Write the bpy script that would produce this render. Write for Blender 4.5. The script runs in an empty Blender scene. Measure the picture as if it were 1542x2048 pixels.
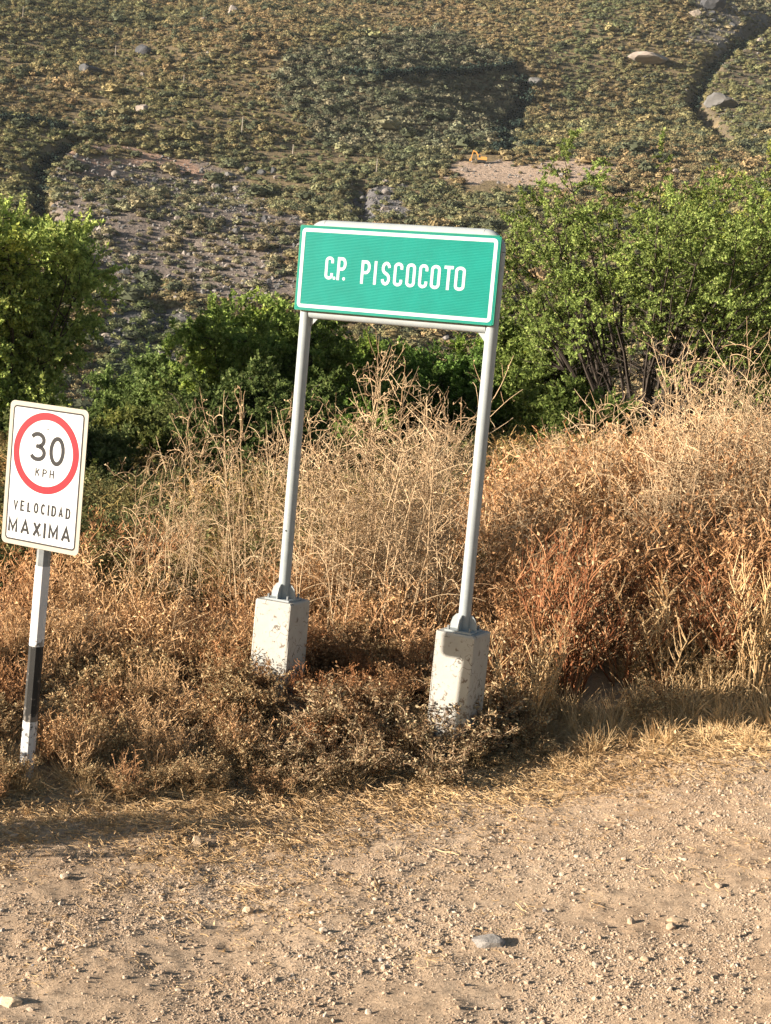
import bpy, math, random
import numpy as np
from mathutils import Matrix, Vector
SC = bpy.context.scene
COL = SC.collection
RNG = np.random.default_rng(7)
random.seed(7)

# ------------------------------------------------------------------ camera, sky, sun, exposure
FPX, PITCH, ROLL, EYE = 3000.0, math.radians(6.766), math.radians(5.036), 3.1
_F = np.array([0, math.cos(PITCH), -math.sin(PITCH)])
_R0 = np.array([1.0, 0, 0]); _U0 = np.array([0, math.sin(PITCH), math.cos(PITCH)])
_R = math.cos(ROLL) * _R0 + math.sin(ROLL) * _U0
_U = -math.sin(ROLL) * _R0 + math.cos(ROLL) * _U0
cd = bpy.data.cameras.new('camera'); cam = bpy.data.objects.new('camera', cd); COL.objects.link(cam)
cd.sensor_fit = 'VERTICAL'; cd.sensor_height = 24.0; cd.lens = FPX / 2048 * 24.0
cd.clip_start = 0.1; cd.clip_end = 4000
M = Matrix.Identity(4)
for i in range(3):
    M[i][0], M[i][1], M[i][2] = _R[i], _U[i], -_F[i]
M[2][3] = EYE
cam.matrix_world = M
SC.camera = cam

SUN_EL, SUN_AZ = math.radians(12.3), math.radians(15.6)      # low sun from the left, a little behind the camera
to_sun = Vector((-math.cos(SUN_AZ) * math.cos(SUN_EL), -math.sin(SUN_AZ) * math.cos(SUN_EL), math.sin(SUN_EL)))
world = bpy.data.worlds.new('World'); SC.world = world; world.use_nodes = True
wn = world.node_tree; wn.nodes.clear()
wo = wn.nodes.new('ShaderNodeOutputWorld'); wb = wn.nodes.new('ShaderNodeBackground'); ws = wn.nodes.new('ShaderNodeTexSky')
ws.sky_type = 'NISHITA'; ws.sun_disc = False; ws.sun_elevation = SUN_EL
ws.sun_rotation = math.atan2(to_sun.x, to_sun.y)
wb.inputs['Strength'].default_value = 0.05
wn.links.new(ws.outputs[0], wb.inputs[0]); wn.links.new(wb.outputs[0], wo.inputs[0])
sd = bpy.data.lights.new('sun', 'SUN'); sun = bpy.data.objects.new('sun', sd); COL.objects.link(sun)
sd.energy = 5.0; sd.angle = math.radians(0.5); sd.color = (1.0, 0.91, 0.79)
sun.rotation_euler = to_sun.to_track_quat('Z', 'Y').to_euler(); sun.location = (-30, -10, 30)
SC.view_settings.view_transform = 'Standard'; SC.view_settings.look = 'None'
SC.view_settings.gamma = 1.0; SC.view_settings.use_curve_mapping = False
SC.view_settings.exposure = 1.5
SC.render.engine = 'CYCLES'
SC.cycles.max_bounces = 3; SC.cycles.diffuse_bounces = 1; SC.cycles.transparent_max_bounces = 4

# ------------------------------------------------------------------ small maths
def ray(px, py):
    return _F * FPX + _R * (px - 771) - _U * (py - 1024)
def at_y(px, py, y):
    d = ray(px, py); return d * (y / d[1]) + np.array([0, 0, EYE])
def project(P):
    d = np.asarray(P, float) - np.array([0, 0, EYE]); z = d @ _F
    return 771 + FPX * (d @ _R) / z, 1024 - FPX * (d @ _U) / z
_lat = np.random.default_rng(3).random((256, 256))
def vn(x, y, s, ox=0.0):
    u = np.asarray(x, float) / s + 57.3 + ox; v = np.asarray(y, float) / s + 31.7 + ox * 1.7
    i = np.floor(u).astype(int); j = np.floor(v).astype(int); a = u - i; b = v - j
    a = a * a * (3 - 2 * a); b = b * b * (3 - 2 * b)
    g = lambda p, q: _lat[p % 256, q % 256]
    return (g(i, j) * (1 - a) + g(i + 1, j) * a) * (1 - b) + (g(i, j + 1) * (1 - a) + g(i + 1, j + 1) * a) * b - 0.5
def smooth(a, b, x):
    t = np.clip((np.asarray(x, float) - a) / (b - a), 0, 1); return t * t * (3 - 2 * t)

# ------------------------------------------------------------------ lie of the land
_ty = np.arange(-80, 1800, 1.0)
_tz = np.interp(_ty, [-80, 14, 30, 45, 70, 100, 150, 200, 240, 300, 450, 600, 750, 900, 1100, 1250, 1800],
                [0, 0, -.3, -1, -5, -9, -16, -19, -16.5, -8, 34, 92, 155, 222, 310, 345, 345])
_k = np.hanning(15); _k /= _k.sum()
_ts = np.convolve(np.pad(_tz, 7, mode='edge'), _k, 'valid')
_wl = np.hanning(61); _wl /= _wl.sum()
_tl = np.convolve(np.pad(_tz, 30, mode='edge'), _wl, 'valid')
def edge_y(x):
    return np.interp(x, [-60, -4, -2.15, -1.17, -.07, .46, .95, 1.5, 2.05, 2.93, 3.56, 8, 60], [-6, 8.0, 8.70, 9.1, 9.45, 9.75, 10.05, 10.33, 10.45, 10.52, 10.7, 13.0, 51])
def edge_s(x, y):
    return (np.asarray(y, float) - edge_y(x)) * 0.86
def hill0(x, y):
    x = np.asarray(x, float); y = np.asarray(y, float)
    w = smooth(70, 200, y)
    b = np.interp(y, _ty, _ts) * (1 - w) + np.interp(y, _ty, _tl) * w
    far = smooth(160, 420, y)
    return b + far * (vn(x, y, 150) * 26 + vn(x, y, 55, 4) * 8)
def on_hill(px, py):
    d = ray(px, py); d = d / d[1]; lo = 150.0
    ys = np.arange(190, 1300, 2.0)
    z = EYE + d[2] * ys; h = hill0(d[0] * ys, ys)
    k = np.argmax(h > z)
    return d[0] * ys[k], ys[k]
# dry gullies and banks on the hillside, traced as ground positions
GULLY = []
for pts, wd, dp in [([(1540, 40), (1480, 85), (1430, 120), (1408, 160), (1385, 205), (1410, 235), (1452, 280)], 5.5, 5.0),
                    ([(1035, 130), (1048, 170), (1040, 215), (1012, 250), (1012, 300)], 4.5, 4.0),
                    ([(150, 280), (100, 310), (80, 350), (78, 410), (110, 450)], 4.0, 3.5),
                    ([(680, 152), (760, 158), (860, 150), (960, 143), (1035, 138)], 4.5, 0.6),
                    ([(722, 372), (718, 400), (730, 440)], 4.0, 3.0),
                    ([(300, 560), (330, 640), (260, 740), (230, 800), (330, 760)], 4.0, 1.3),
                    ([(295, 490), (370, 492)], 3.0, 1.5)]:
    GULLY.append((np.array([on_hill(*p) for p in pts]), wd, dp))
def seg_dist(x, y, P):
    best = np.full(np.shape(x), 1e9)
    for a, b in zip(P[:-1], P[1:]):
        d = b - a; L = max(d @ d, 1e-6)
        t = np.clip(((x - a[0]) * d[0] + (y - a[1]) * d[1]) / L, 0, 1)
        best = np.minimum(best, np.hypot(x - a[0] - t * d[0], (y - a[1] - t * d[1]) * 0.6))
    return best
def hill(x, y):
    z = hill0(x, y)
    for P, wd, dp in GULLY:
        m = seg_dist(x, y, P)
        z = z - dp * (1 - smooth(0.15, 1.0, m / wd))
    return z
def ground(x, y):
    x = np.asarray(x, float); y = np.asarray(y, float)
    s = edge_s(x, y)
    near = 0.13 + 0.06 * 7 * np.tanh(x / 7) + .16 * (np.log1p(np.exp(np.clip((x - 1.1) * 2.5, -40, 40))) / 2.5) / (1 + .05 * np.maximum(x - 1, 0) ** 2)
    bank = 0.34 * smooth(-.1, 1.7, s) + 0.12 * smooth(1.5, 4, s) - 0.3 * smooth(5, 14, s)
    n = 0.05 * vn(x, y, 1.3) + 0.03 * vn(x, y, .5, 3) + (0.10 * vn(x, y, .8, 7)) * smooth(0, 1, s)
    n = n + 0.015 * vn(x, y, .16, 2) * smooth(-2.2, -.4, s) + (0.012 * vn(x, y, .09, 5) + .010 * vn(x, y, .052, 8)) * smooth(30, 18, y) 
    fade = 1 - smooth(60, 150, y)
    return hill0(x, y) + (near + bank + n) * fade
def gz(x, y): return float(ground(x, y))
def on_ground(px, py):
    d = ray(px, py); d = d / d[1]; ys = np.arange(3, 90, .02)
    k = np.argmax(ground(d[0] * ys, ys) > EYE + d[2] * ys); return d[0] * ys[k], ys[k]

# ------------------------------------------------------------------ mesh helpers
def mesh_np(name, V, quads=None, tris=None, mats=(), mi=None, smooth_shade=False, col=None):
    V = np.asarray(V, np.float32).reshape(-1, 3)
    me = bpy.data.meshes.new(name)
    q = np.zeros((0, 4), np.int32) if quads is None else np.asarray(quads, np.int32).reshape(-1, 4)
    t = np.zeros((0, 3), np.int32) if tris is None else np.asarray(tris, np.int32).reshape(-1, 3)
    me.vertices.add(len(V)); me.vertices.foreach_set('co', V.ravel())
    loops = np.concatenate([q.ravel(), t.ravel()])
    me.loops.add(len(loops)); me.loops.foreach_set('vertex_index', loops)
    st = np.concatenate([np.arange(len(q)) * 4, len(q) * 4 + np.arange(len(t)) * 3]).astype(np.int32)
    me.polygons.add(len(st)); me.polygons.foreach_set('loop_start', st)
    if smooth_shade: me.polygons.foreach_set('use_smooth', np.ones(len(st), bool))
    else: me.polygons.foreach_set('use_smooth', np.zeros(len(st), bool))
    for m in mats: me.materials.append(m)
    if mi is not None: me.polygons.foreach_set('material_index', np.asarray(mi, np.int32))
    if col is not None:
        a = me.attributes.new('tint', 'FLOAT_COLOR', 'POINT')
        a.data.foreach_set('color', np.asarray(col, np.float32).ravel())
    me.update(calc_edges=True)
    return me
def link(name, me, parent=None, loc=None):
    o = bpy.data.objects.new(name, me); COL.objects.link(o)
    if loc is not None: o.location = loc
    if parent is not None: o.parent = parent
    return o
def tag(o, label=None, cat=None, group=None, kind=None):
    if label: o['label'] = label
    if cat: o['category'] = cat
    if group: o['group'] = group
    if kind: o['kind'] = kind
    return o
def empty(name, loc, label, cat, group=None):
    o = bpy.data.objects.new(name, None); COL.objects.link(o); o.location = loc
    return tag(o, label, cat, group)
class Buf:
    def __init__(s): s.V = []; s.Q = []; s.T = []; s.n = 0; s.mq = []; s.mt = []; s.C = []
    def add(s, V, Q=None, T=None, m=0, c=None):
        V = np.asarray(V, float).reshape(-1, 3); s.V.append(V)
        if Q is not None and len(Q): s.Q.append(np.asarray(Q) + s.n); s.mq.append(np.full(len(Q), m))
        if T is not None and len(T): s.T.append(np.asarray(T) + s.n); s.mt.append(np.full(len(T), m))
        s.C.append(np.tile(np.array([1, 1, 1, 1.0]) if c is None else np.array(c, float), (len(V), 1)) if np.ndim(c) < 2 else c)
        s.n += len(V)
    def arrays(s):
        V = np.concatenate(s.V)
        Q = np.concatenate(s.Q) if s.Q else np.zeros((0, 4), int)
        T = np.concatenate(s.T) if s.T else np.zeros((0, 3), int)
        mi = np.concatenate(s.mq + s.mt) if (s.mq or s.mt) else []
        return V, Q, T, mi
    def mesh(s, name, mats, smooth_shade=False, col=False):
        V, Q, T, mi = s.arrays()
        return mesh_np(name, V, Q, T, mats, mi, smooth_shade, np.concatenate(s.C) if col else None)
def tube(B, pts, rad, sides=4, m=0, cap=False, c=None):
    P = np.asarray(pts, float); n = len(P); r = np.broadcast_to(rad, (n,))
    d = np.gradient(P, axis=0); d /= np.linalg.norm(d, axis=1, keepdims=True) + 1e-9
    up = np.array([0, 0, 1.0]) if abs(d[:, 2]).mean() < .8 else np.array([1.0, 0.2, 0])
    a = np.cross(d, up); a /= np.linalg.norm(a, axis=1, keepdims=True) + 1e-9; b = np.cross(d, a)
    th = np.arange(sides) * 2 * np.pi / sides
    V = P[:, None] + r[:, None, None] * (np.cos(th)[None, :, None] * a[:, None] + np.sin(th)[None, :, None] * b[:, None])
    i = np.arange(n - 1)[:, None] * sides; j = np.arange(sides)[None]; k = (j + 1) % sides
    Q = np.stack([i + j, i + k, i + sides + k, i + sides + j], -1).reshape(-1, 4)
    V = V.reshape(-1, 3); T = []
    if cap:
        V = np.vstack([V, P[0], P[-1]])
        for q in range(sides):
            T.append((q, n * sides, (q + 1) % sides)); T.append(((n - 1) * sides + q, (n - 1) * sides + (q + 1) % sides, n * sides + 1))
    B.add(V, Q, T, m, c)
def box(B, lo, hi, m=0, rot=None, off=None):
    lo = np.array(lo, float); hi = np.array(hi, float)
    V = np.array([[(lo, hi)[i][0], (lo, hi)[j][1], (lo, hi)[k][2]] for i in (0, 1) for j in (0, 1) for k in (0, 1)])
    if rot is not None: V = V @ np.asarray(rot).T
    if off is not None: V = V + off
    B.add(V, [(0, 1, 3, 2), (4, 6, 7, 5), (0, 4, 5, 1), (2, 3, 7, 6), (0, 2, 6, 4), (1, 5, 7, 3)], None, m)
def slab(B, pts, z0, z1, m=0):
    """closed outline (x, z) extruded along y from z0 to z1 (used for sheets)"""
    P = np.asarray(pts, float); n = len(P)
    V = np.vstack([np.c_[P[:, 0], np.full(n, z0), P[:, 1]], np.c_[P[:, 0], np.full(n, z1), P[:, 1]], [[P[:, 0].mean(), z0, P[:, 1].mean()]], [[P[:, 0].mean(), z1, P[:, 1].mean()]]])
    i = np.arange(n); k = (i + 1) % n
    B.add(V, np.stack([i, k, n + k, n + i], -1), np.vstack([np.stack([k, i, np.full(n, 2 * n)], -1), np.stack([n + i, n + k, np.full(n, 2 * n + 1)], -1)]), m)
def rrect(w, h, r, n=6):
    out = []
    for cx, cz, a0 in ((w / 2 - r, h / 2 - r, 0), (-w / 2 + r, h / 2 - r, 90), (-w / 2 + r, -h / 2 + r, 180), (w / 2 - r, -h / 2 + r, 270)):
        for k in range(n + 1):
            a = math.radians(a0 + 90 * k / n); out.append((cx + r * math.cos(a), cz + r * math.sin(a)))
    return np.array(out)
def ring_sheet(B, outer, inner, y0, y1, m=0):
    n = len(outer); O = np.asarray(outer); I = np.asarray(inner)
    V = np.vstack([np.c_[O[:, 0], np.full(n, y0), O[:, 1]], np.c_[I[:, 0], np.full(n, y0), I[:, 1]],
                   np.c_[O[:, 0], np.full(n, y1), O[:, 1]], np.c_[I[:, 0], np.full(n, y1), I[:, 1]]])
    i = np.arange(n); k = (i + 1) % n
    Q = np.vstack([np.stack([i, k, n + k, n + i], -1), np.stack([2 * n + k, 2 * n + i, 3 * n + i, 3 * n + k], -1),
                   np.stack([k, i, 2 * n + i, 2 * n + k], -1), np.stack([n + i, n + k, 3 * n + k, 3 * n + i], -1)])
    B.add(V, Q, None, m)
def replicate(B, proto, Mx, T, m=0, col=None):
    """proto = (V, Q, T) arrays; Mx (N,3,3); T (N,3)"""
    V, Q, Tr = proto; N = len(T); nv = len(V)
    W = np.einsum('nij,vj->nvi', Mx, V) + np.asarray(T)[:, None]
    o = (np.arange(N) * nv)[:, None, None]
    B.add(W.reshape(-1, 3), (Q[None] + o).reshape(-1, 4) if len(Q) else None, (Tr[None] + o).reshape(-1, 3) if len(Tr) else None, m,
          None if col is None else np.repeat(col, nv, axis=0))
def rot_from_dir(D, roll):
    """matrices whose local +Z goes along D"""
    D = D / (np.linalg.norm(D, axis=1, keepdims=True) + 1e-9)
    h = np.where(np.abs(D[:, 2:3]) > .9, np.array([[1.0, 0, 0]]), np.array([[0, 0, 1.0]]))
    a = np.cross(h, D); a /= np.linalg.norm(a, axis=1, keepdims=True); b = np.cross(D, a)
    c, s = np.cos(roll)[:, None], np.sin(roll)[:, None]
    return np.stack([a * c + b * s, -a * s + b * c, D], -1)
def ico(sub):
    import bmesh
    bm = bmesh.new(); bmesh.ops.create_icosphere(bm, subdivisions=sub, radius=1.0)
    V = np.array([v.co[:] for v in bm.verts]); T = np.array([[v.index for v in f.verts] for f in bm.faces]); bm.free()
    return V, T
ICO1, ICO2, ICO3 = ico(1), ico(2), ico(3)

# ------------------------------------------------------------------ materials
def new_mat(name):
    m = bpy.data.materials.new(name); m.use_nodes = True; n = m.node_tree; n.nodes.clear()
    out = n.nodes.new('ShaderNodeOutputMaterial'); return m, n, out
def ramp(n, stops, fac, interp='LINEAR'):
    r = n.nodes.new('ShaderNodeValToRGB'); e = r.color_ramp.elements; r.color_ramp.interpolation = interp
    while len(e) < len(stops): e.new(.5)
    for k, (p, c) in enumerate(stops): e[k].position = p; e[k].color = (*c, 1)
    n.links.new(fac, r.inputs[0]); return r.outputs[0]
def noise(n, scale, detail=4, coord='Object', rough=.6, vec=None, w=None):
    t = n.nodes.new('ShaderNodeTexNoise'); t.inputs['Scale'].default_value = scale; t.inputs['Detail'].default_value = detail
    t.inputs['Roughness'].default_value = rough
    if vec is None:
        tc = n.nodes.new('ShaderNodeTexCoord'); vec = tc.outputs[coord]
    n.links.new(vec, t.inputs['Vector']); return t.outputs[0]
def mixc(n, a, b, fac, mode='MIX'):
    x = n.nodes.new('ShaderNodeMix'); x.data_type = 'RGBA'; x.blend_type = mode
    for s, v in ((x.inputs[0], fac), (x.inputs[6], a), (x.inputs[7], b)):
        if isinstance(v, (int, float)): s.default_value = v
        elif isinstance(v, tuple): s.default_value = (*v, 1)
        else: n.links.new(v, s)
    return x.outputs[2]
def principled(n, out, col, rough=.7, spec=.3, bump=None, bstr=.3, bdist=.01, metallic=0.0):
    p = n.nodes.new('ShaderNodeBsdfPrincipled')
    if isinstance(col, tuple): p.inputs['Base Color'].default_value = (*col, 1)
    else: n.links.new(col, p.inputs['Base Color'])
    if isinstance(rough, (int, float)): p.inputs['Roughness'].default_value = rough
    else: n.links.new(rough, p.inputs['Roughness'])
    p.inputs['Specular IOR Level'].default_value = spec; p.inputs['Metallic'].default_value = metallic
    if bump is not None:
        b = n.nodes.new('ShaderNodeBump'); b.inputs['Strength'].default_value = bstr; b.inputs['Distance'].default_value = bdist
        n.links.new(bump, b.inputs['Height']); n.links.new(b.outputs[0], p.inputs['Normal'])
    n.links.new(p.outputs[0], out.inputs[0]); return p
def leaf_mat(name, stops, trans=.25, mode='island', scale=0.0):
    """plant matter: colour varies leaf by leaf (random per island) and, if tinted, by the plant's own tint"""
    m, n, out = new_mat(name)
    geo = n.nodes.new('ShaderNodeNewGeometry')
    fac = geo.outputs['Random Per Island']
    c = ramp(n, stops, fac)
    if mode == 'instancer' or mode == 'both':
        a = n.nodes.new('ShaderNodeAttribute'); a.attribute_type = 'INSTANCER'; a.attribute_name = 'tint'
        c = mixc(n, c, a.outputs['Color'], 1.0, 'MULTIPLY')
    elif mode == 'geo':
        a = n.nodes.new('ShaderNodeAttribute'); a.attribute_type = 'GEOMETRY'; a.attribute_name = 'tint'
        c = mixc(n, c, a.outputs['Color'], 1.0, 'MULTIPLY')
    d = n.nodes.new('ShaderNodeBsdfDiffuse'); t = n.nodes.new('ShaderNodeBsdfTranslucent'); mx = n.nodes.new('ShaderNodeMixShader')
    n.links.new(c, d.inputs[0]); n.links.new(c, t.inputs[0]); mx.inputs[0].default_value = trans
    n.links.new(d.outputs[0], mx.inputs[1]); n.links.new(t.outputs[0], mx.inputs[2]); n.links.new(mx.outputs[0], out.inputs[0])
    return m

# dirt and gravel of the road, litter-covered soil on the bank
def ground_material():
    m, n, out = new_mat('dry_dirt')
    a = noise(n, .9, 5); b = noise(n, 14, 6, rough=.7); c3 = noise(n, 60, 4, rough=.7); c4 = noise(n, 260, 3)
    base = ramp(n, [(.3, (.455, .318, .208)), (.55, (.54, .392, .265)), (.75, (.61, .462, .33))], a)
    fine = ramp(n, [(.3, (.62, .60, .58)), (.5, (.95, .95, .95)), (.7, (1.18, 1.16, 1.12))], b)
    c = mixc(n, base, fine, 1.0, 'MULTIPLY')
    sp = ramp(n, [(.36, (.6, .57, .54)), (.5, (1, 1, 1)), (.66, (1.2, 1.18, 1.14))], c3)
    c = mixc(n, c, sp, .8, 'MULTIPLY')
    at = n.nodes.new('ShaderNodeAttribute'); at.attribute_name = 'litter'
    lit = mixc(n, (.34, .235, .14), (.58, .44, .28), b)
    c = mixc(n, c, lit, at.outputs['Fac'])
    ad = n.nodes.new('ShaderNodeMath'); ad.operation = 'ADD'; n.links.new(c3, ad.inputs[0]); n.links.new(c4, ad.inputs[1])
    principled(n, out, c, .95, .1, ad.outputs[0], .9, .012)
    return m
def hill_material():
    m, n, out = new_mat('hill_soil')
    a = noise(n, .03, 6); b = noise(n, .6, 5, rough=.7)
    at = n.nodes.new('ShaderNodeAttribute'); at.attribute_name = 'tint'
    f = ramp(n, [(.3, (.6, .6, .6)), (.6, (1.1, 1.1, 1.1))], b)
    c = mixc(n, at.outputs['Color'], f, 1.0, 'MULTIPLY')
    g = ramp(n, [(.3, (.8, .8, .8)), (.7, (1.15, 1.12, 1.05))], a)
    c = mixc(n, c, g, 1.0, 'MULTIPLY')
    principled(n, out, c, .95, .05, b, .8, .8)
    return m
def stone_mat(name, stops, scale=18):
    m, n, out = new_mat(name)
    oi = n.nodes.new('ShaderNodeObjectInfo'); a = noise(n, scale, 5)
    c = ramp(n, stops, oi.outputs['Random'])
    f = ramp(n, [(.3, (.7, .7, .7)), (.65, (1.15, 1.15, 1.15))], a)
    c = mixc(n, c, f, 1.0, 'MULTIPLY')
    principled(n, out, c, .9, .15, a, .5, .01)
    return m
MAT_GROUND = ground_material(); MAT_HILL = hill_material()
MAT_PEBBLE = stone_mat('pebble_stone', [(0, (.38, .265, .175)), (.4, (.48, .35, .24)), (.85, (.57, .43, .305)), (.97, (.62, .50, .38)), (1, (.36, .32, .29))])
MAT_GREYSTONE = stone_mat('grey_stone', [(0, (.20, .18, .165)), (.5, (.26, .235, .21)), (1, (.30, .27, .24))], 9)
MAT_TANSTONE = stone_mat('tan_stone', [(0, (.50, .36, .23)), (1, (.60, .45, .30))], 14)
MAT_HILLROCK = stone_mat('hill_rock', [(0, (.11, .105, .10)), (.5, (.17, .16, .15)), (1, (.28, .24, .21))], .8)
MAT_STRAW = leaf_mat('straw', [(0, (.50, .33, .17)), (.5, (.62, .44, .25)), (1, (.74, .57, .36))], .2, 'both')
MAT_STALK = leaf_mat('pale_stalk', [(0, (.38, .245, .14)), (.5, (.49, .34, .20)), (1, (.60, .45, .28))], .05)
MAT_BROWNLEAF = leaf_mat('withered_leaf', [(0, (.18, .11, .065)), (.3, (.34, .23, .13)), (.65, (.50, .38, .23)), (.9, (.64, .52, .34)), (1, (.34, .31, .19))], .25, 'both')
MAT_BROWNSTEM = leaf_mat('brown_stem', [(0, (.20, .12, .07)), (.6, (.38, .255, .155)), (1, (.55, .41, .26))], .05, 'both')
MAT_LEAFOBJ = leaf_mat('withered_leaf_single', [(0, (.15, .085, .045)), (.3, (.32, .20, .11)), (.65, (.46, .33, .18)), (.9, (.58, .45, .27)), (1, (.30, .26, .15))], .25)
MAT_STEMOBJ = leaf_mat('brown_stem_single', [(0, (.20, .12, .07)), (.6, (.38, .255, .155)), (1, (.55, .41, .26))], .05)
MAT_GREEN = leaf_mat('fine_green_leaf', [(0, (.12, .17, .05)), (.45, (.22, .28, .075)), (.85, (.32, .38, .11)), (1, (.42, .45, .16))], .35, 'geo')
MAT_BARK = stone_mat('bark', [(0, (.045, .035, .028)), (1, (.08, .06, .045))], 30)
MAT_HILLBUSH = leaf_mat('hill_shrub_leaf', [(0, (.6, .6, .6)), (.5, (1, 1, 1)), (1, (1.4, 1.35, 1.25))], .2, 'instancer')

# ------------------------------------------------------------------ land surface
def grid_mesh(name, xs, ys, fz, mat, attr=None):
    X, Y = np.meshgrid(xs, ys); Z = fz(X, Y); nx, ny = len(xs), len(ys)
    V = np.stack([X, Y, Z], -1).reshape(-1, 3)
    i = (np.arange(ny - 1)[:, None] * nx + np.arange(nx - 1)[None]).ravel()
    Q = np.stack([i, i + 1, i + nx + 1, i + nx], -1)
    me = mesh_np(name, V, Q, None, [mat], np.zeros(len(Q)), True)
    if attr: attr(me, X, Y)
    return me
def nonuni(parts):
    out = []
    for a, b, n in parts: out.append(np.linspace(a, b, n, endpoint=False))
    out.append([parts[-1][1]]); return np.concatenate(out)
gx = nonuni([(-460, -60, 30), (-60, -12, 24), (-12, -3.4, 30), (-3.4, 4.6, 320), (4.6, 14, 36), (14, 60, 30), (60, 460, 30)])
gy = nonuni([(-70, 2, 30), (2, 5.6, 30), (5.6, 12.0, 256), (12.0, 20, 70), (20, 60, 60), (60, 170, 56)])
def litter_attr(me, X, Y):
    s = edge_s(X, Y); v = smooth(-.55, .5, s + vn(X, Y, .35) * .9) * .95
    a = me.attributes.new('litter', 'FLOAT', 'POINT'); a.data.foreach_set('value', v.ravel().astype(np.float32))
o = link('ground', grid_mesh('ground', gx, gy, ground, MAT_GROUND, litter_attr)); tag(o, 'dusty gravel roadside and the dry bank behind it', kind='structure')

# zones of the hillside, given as polygons traced on the slope
def inpoly(x, y, P):
    P = np.asarray(P); ins = np.zeros(np.shape(x), bool); j = len(P) - 1
    for i in range(len(P)):
        c = ((P[i, 1] > y) != (P[j, 1] > y)) & (x < (P[j, 0] - P[i, 0]) * (y - P[i, 1]) / (P[j, 1] - P[i, 1] + 1e-12) + P[i, 0]); ins ^= c; j = i
    return ins
def zone(pts): return np.array([on_hill(*p) for p in pts])
Z_SCREE = zone([(110, 295), (400, 300), (500, 360), (560, 420), (600, 470), (600, 580), (470, 620), (330, 560), (230, 600), (150, 520), (95, 400)])
Z_PINK = zone([(120, 293), (390, 300), (400, 345), (250, 340), (115, 330)])
Z_CREEK = zone([(300, 560), (380, 640), (400, 720), (360, 830), (240, 830), (170, 700), (230, 620)])
Z_CREEK2 = zone([(712, 368), (790, 368), (800, 445), (705, 445)])
Z_EARTH = zone([(885, 345), (930, 322), (975, 330), (1010, 318), (1080, 330), (1150, 324), (1215, 338), (1250, 352), (1190, 362), (1130, 392), (1060, 384), (1010, 372), (950, 362), (900, 357)])
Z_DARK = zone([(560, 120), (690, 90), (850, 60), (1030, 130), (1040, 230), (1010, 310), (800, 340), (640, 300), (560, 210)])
Z_GREEN = zone([(560, 290), (1000, 290), (880, 340), (880, 370), (1010, 390), (1010, 460), (600, 450), (480, 360), (380, 330)])
Z_GREEN2 = zone([(1180, 0), (1300, 0), (1200, 120), (1130, 230), (1100, 120)])
Z_RIGHT = zone([(1420, 100), (1560, 30), (1560, 330), (1470, 300), (1440, 250), (1400, 190)])
Z_ROCKTR = zone([(1400, -30), (1560, -30), (1560, 30), (1440, 100), (1370, 90)])
Z_LEFTLOW = zone([(-40, 235), (150, 240), (100, 330), (80, 500), (-40, 500)])
def jit(x, y): return x + vn(x, y, 9, 1) * 14, y + vn(x, y, 9, 2) * 22
def soil_tint(me, X, Y):
    x, y = jit(X, Y)
    c = np.zeros(X.shape + (4,)); c[..., :] = (.21, .16, .095, 1)
    for P, k in ((Z_SCREE, (.21, .17, .145)), (Z_CREEK, (.11, .105, .10)), (Z_CREEK2, (.16, .15, .15)), (Z_PINK, (.36, .235, .175)),
                 (Z_ROCKTR, (.20, .175, .15)), (Z_RIGHT, (.15, .12, .08))):
        c[inpoly(x, y, P)] = (*k, 1)
    c[inpoly(X + vn(X, Y, 5) * 7 + vn(X, Y, 2, 5) * 3, Y + vn(X, Y, 5, 3) * 14 + vn(X, Y, 2, 6) * 6, Z_EARTH)] = (.40, .30, .23, 1)
    a = me.attributes.new('tint', 'FLOAT_COLOR', 'POINT'); a.data.foreach_set('color', c.reshape(-1, 4).astype(np.float32).ravel())
hx = nonuni([(-460, -200, 40), (-200, 200, 290), (200, 460, 40)]); hy = nonuni([(170, 840, 380), (840, 1300, 60)])
o = link('hillside', grid_mesh('hillside', hx, hy, hill, MAT_HILL, soil_tint)); tag(o, 'steep scrub covered slope across the valley', kind='structure')

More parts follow.
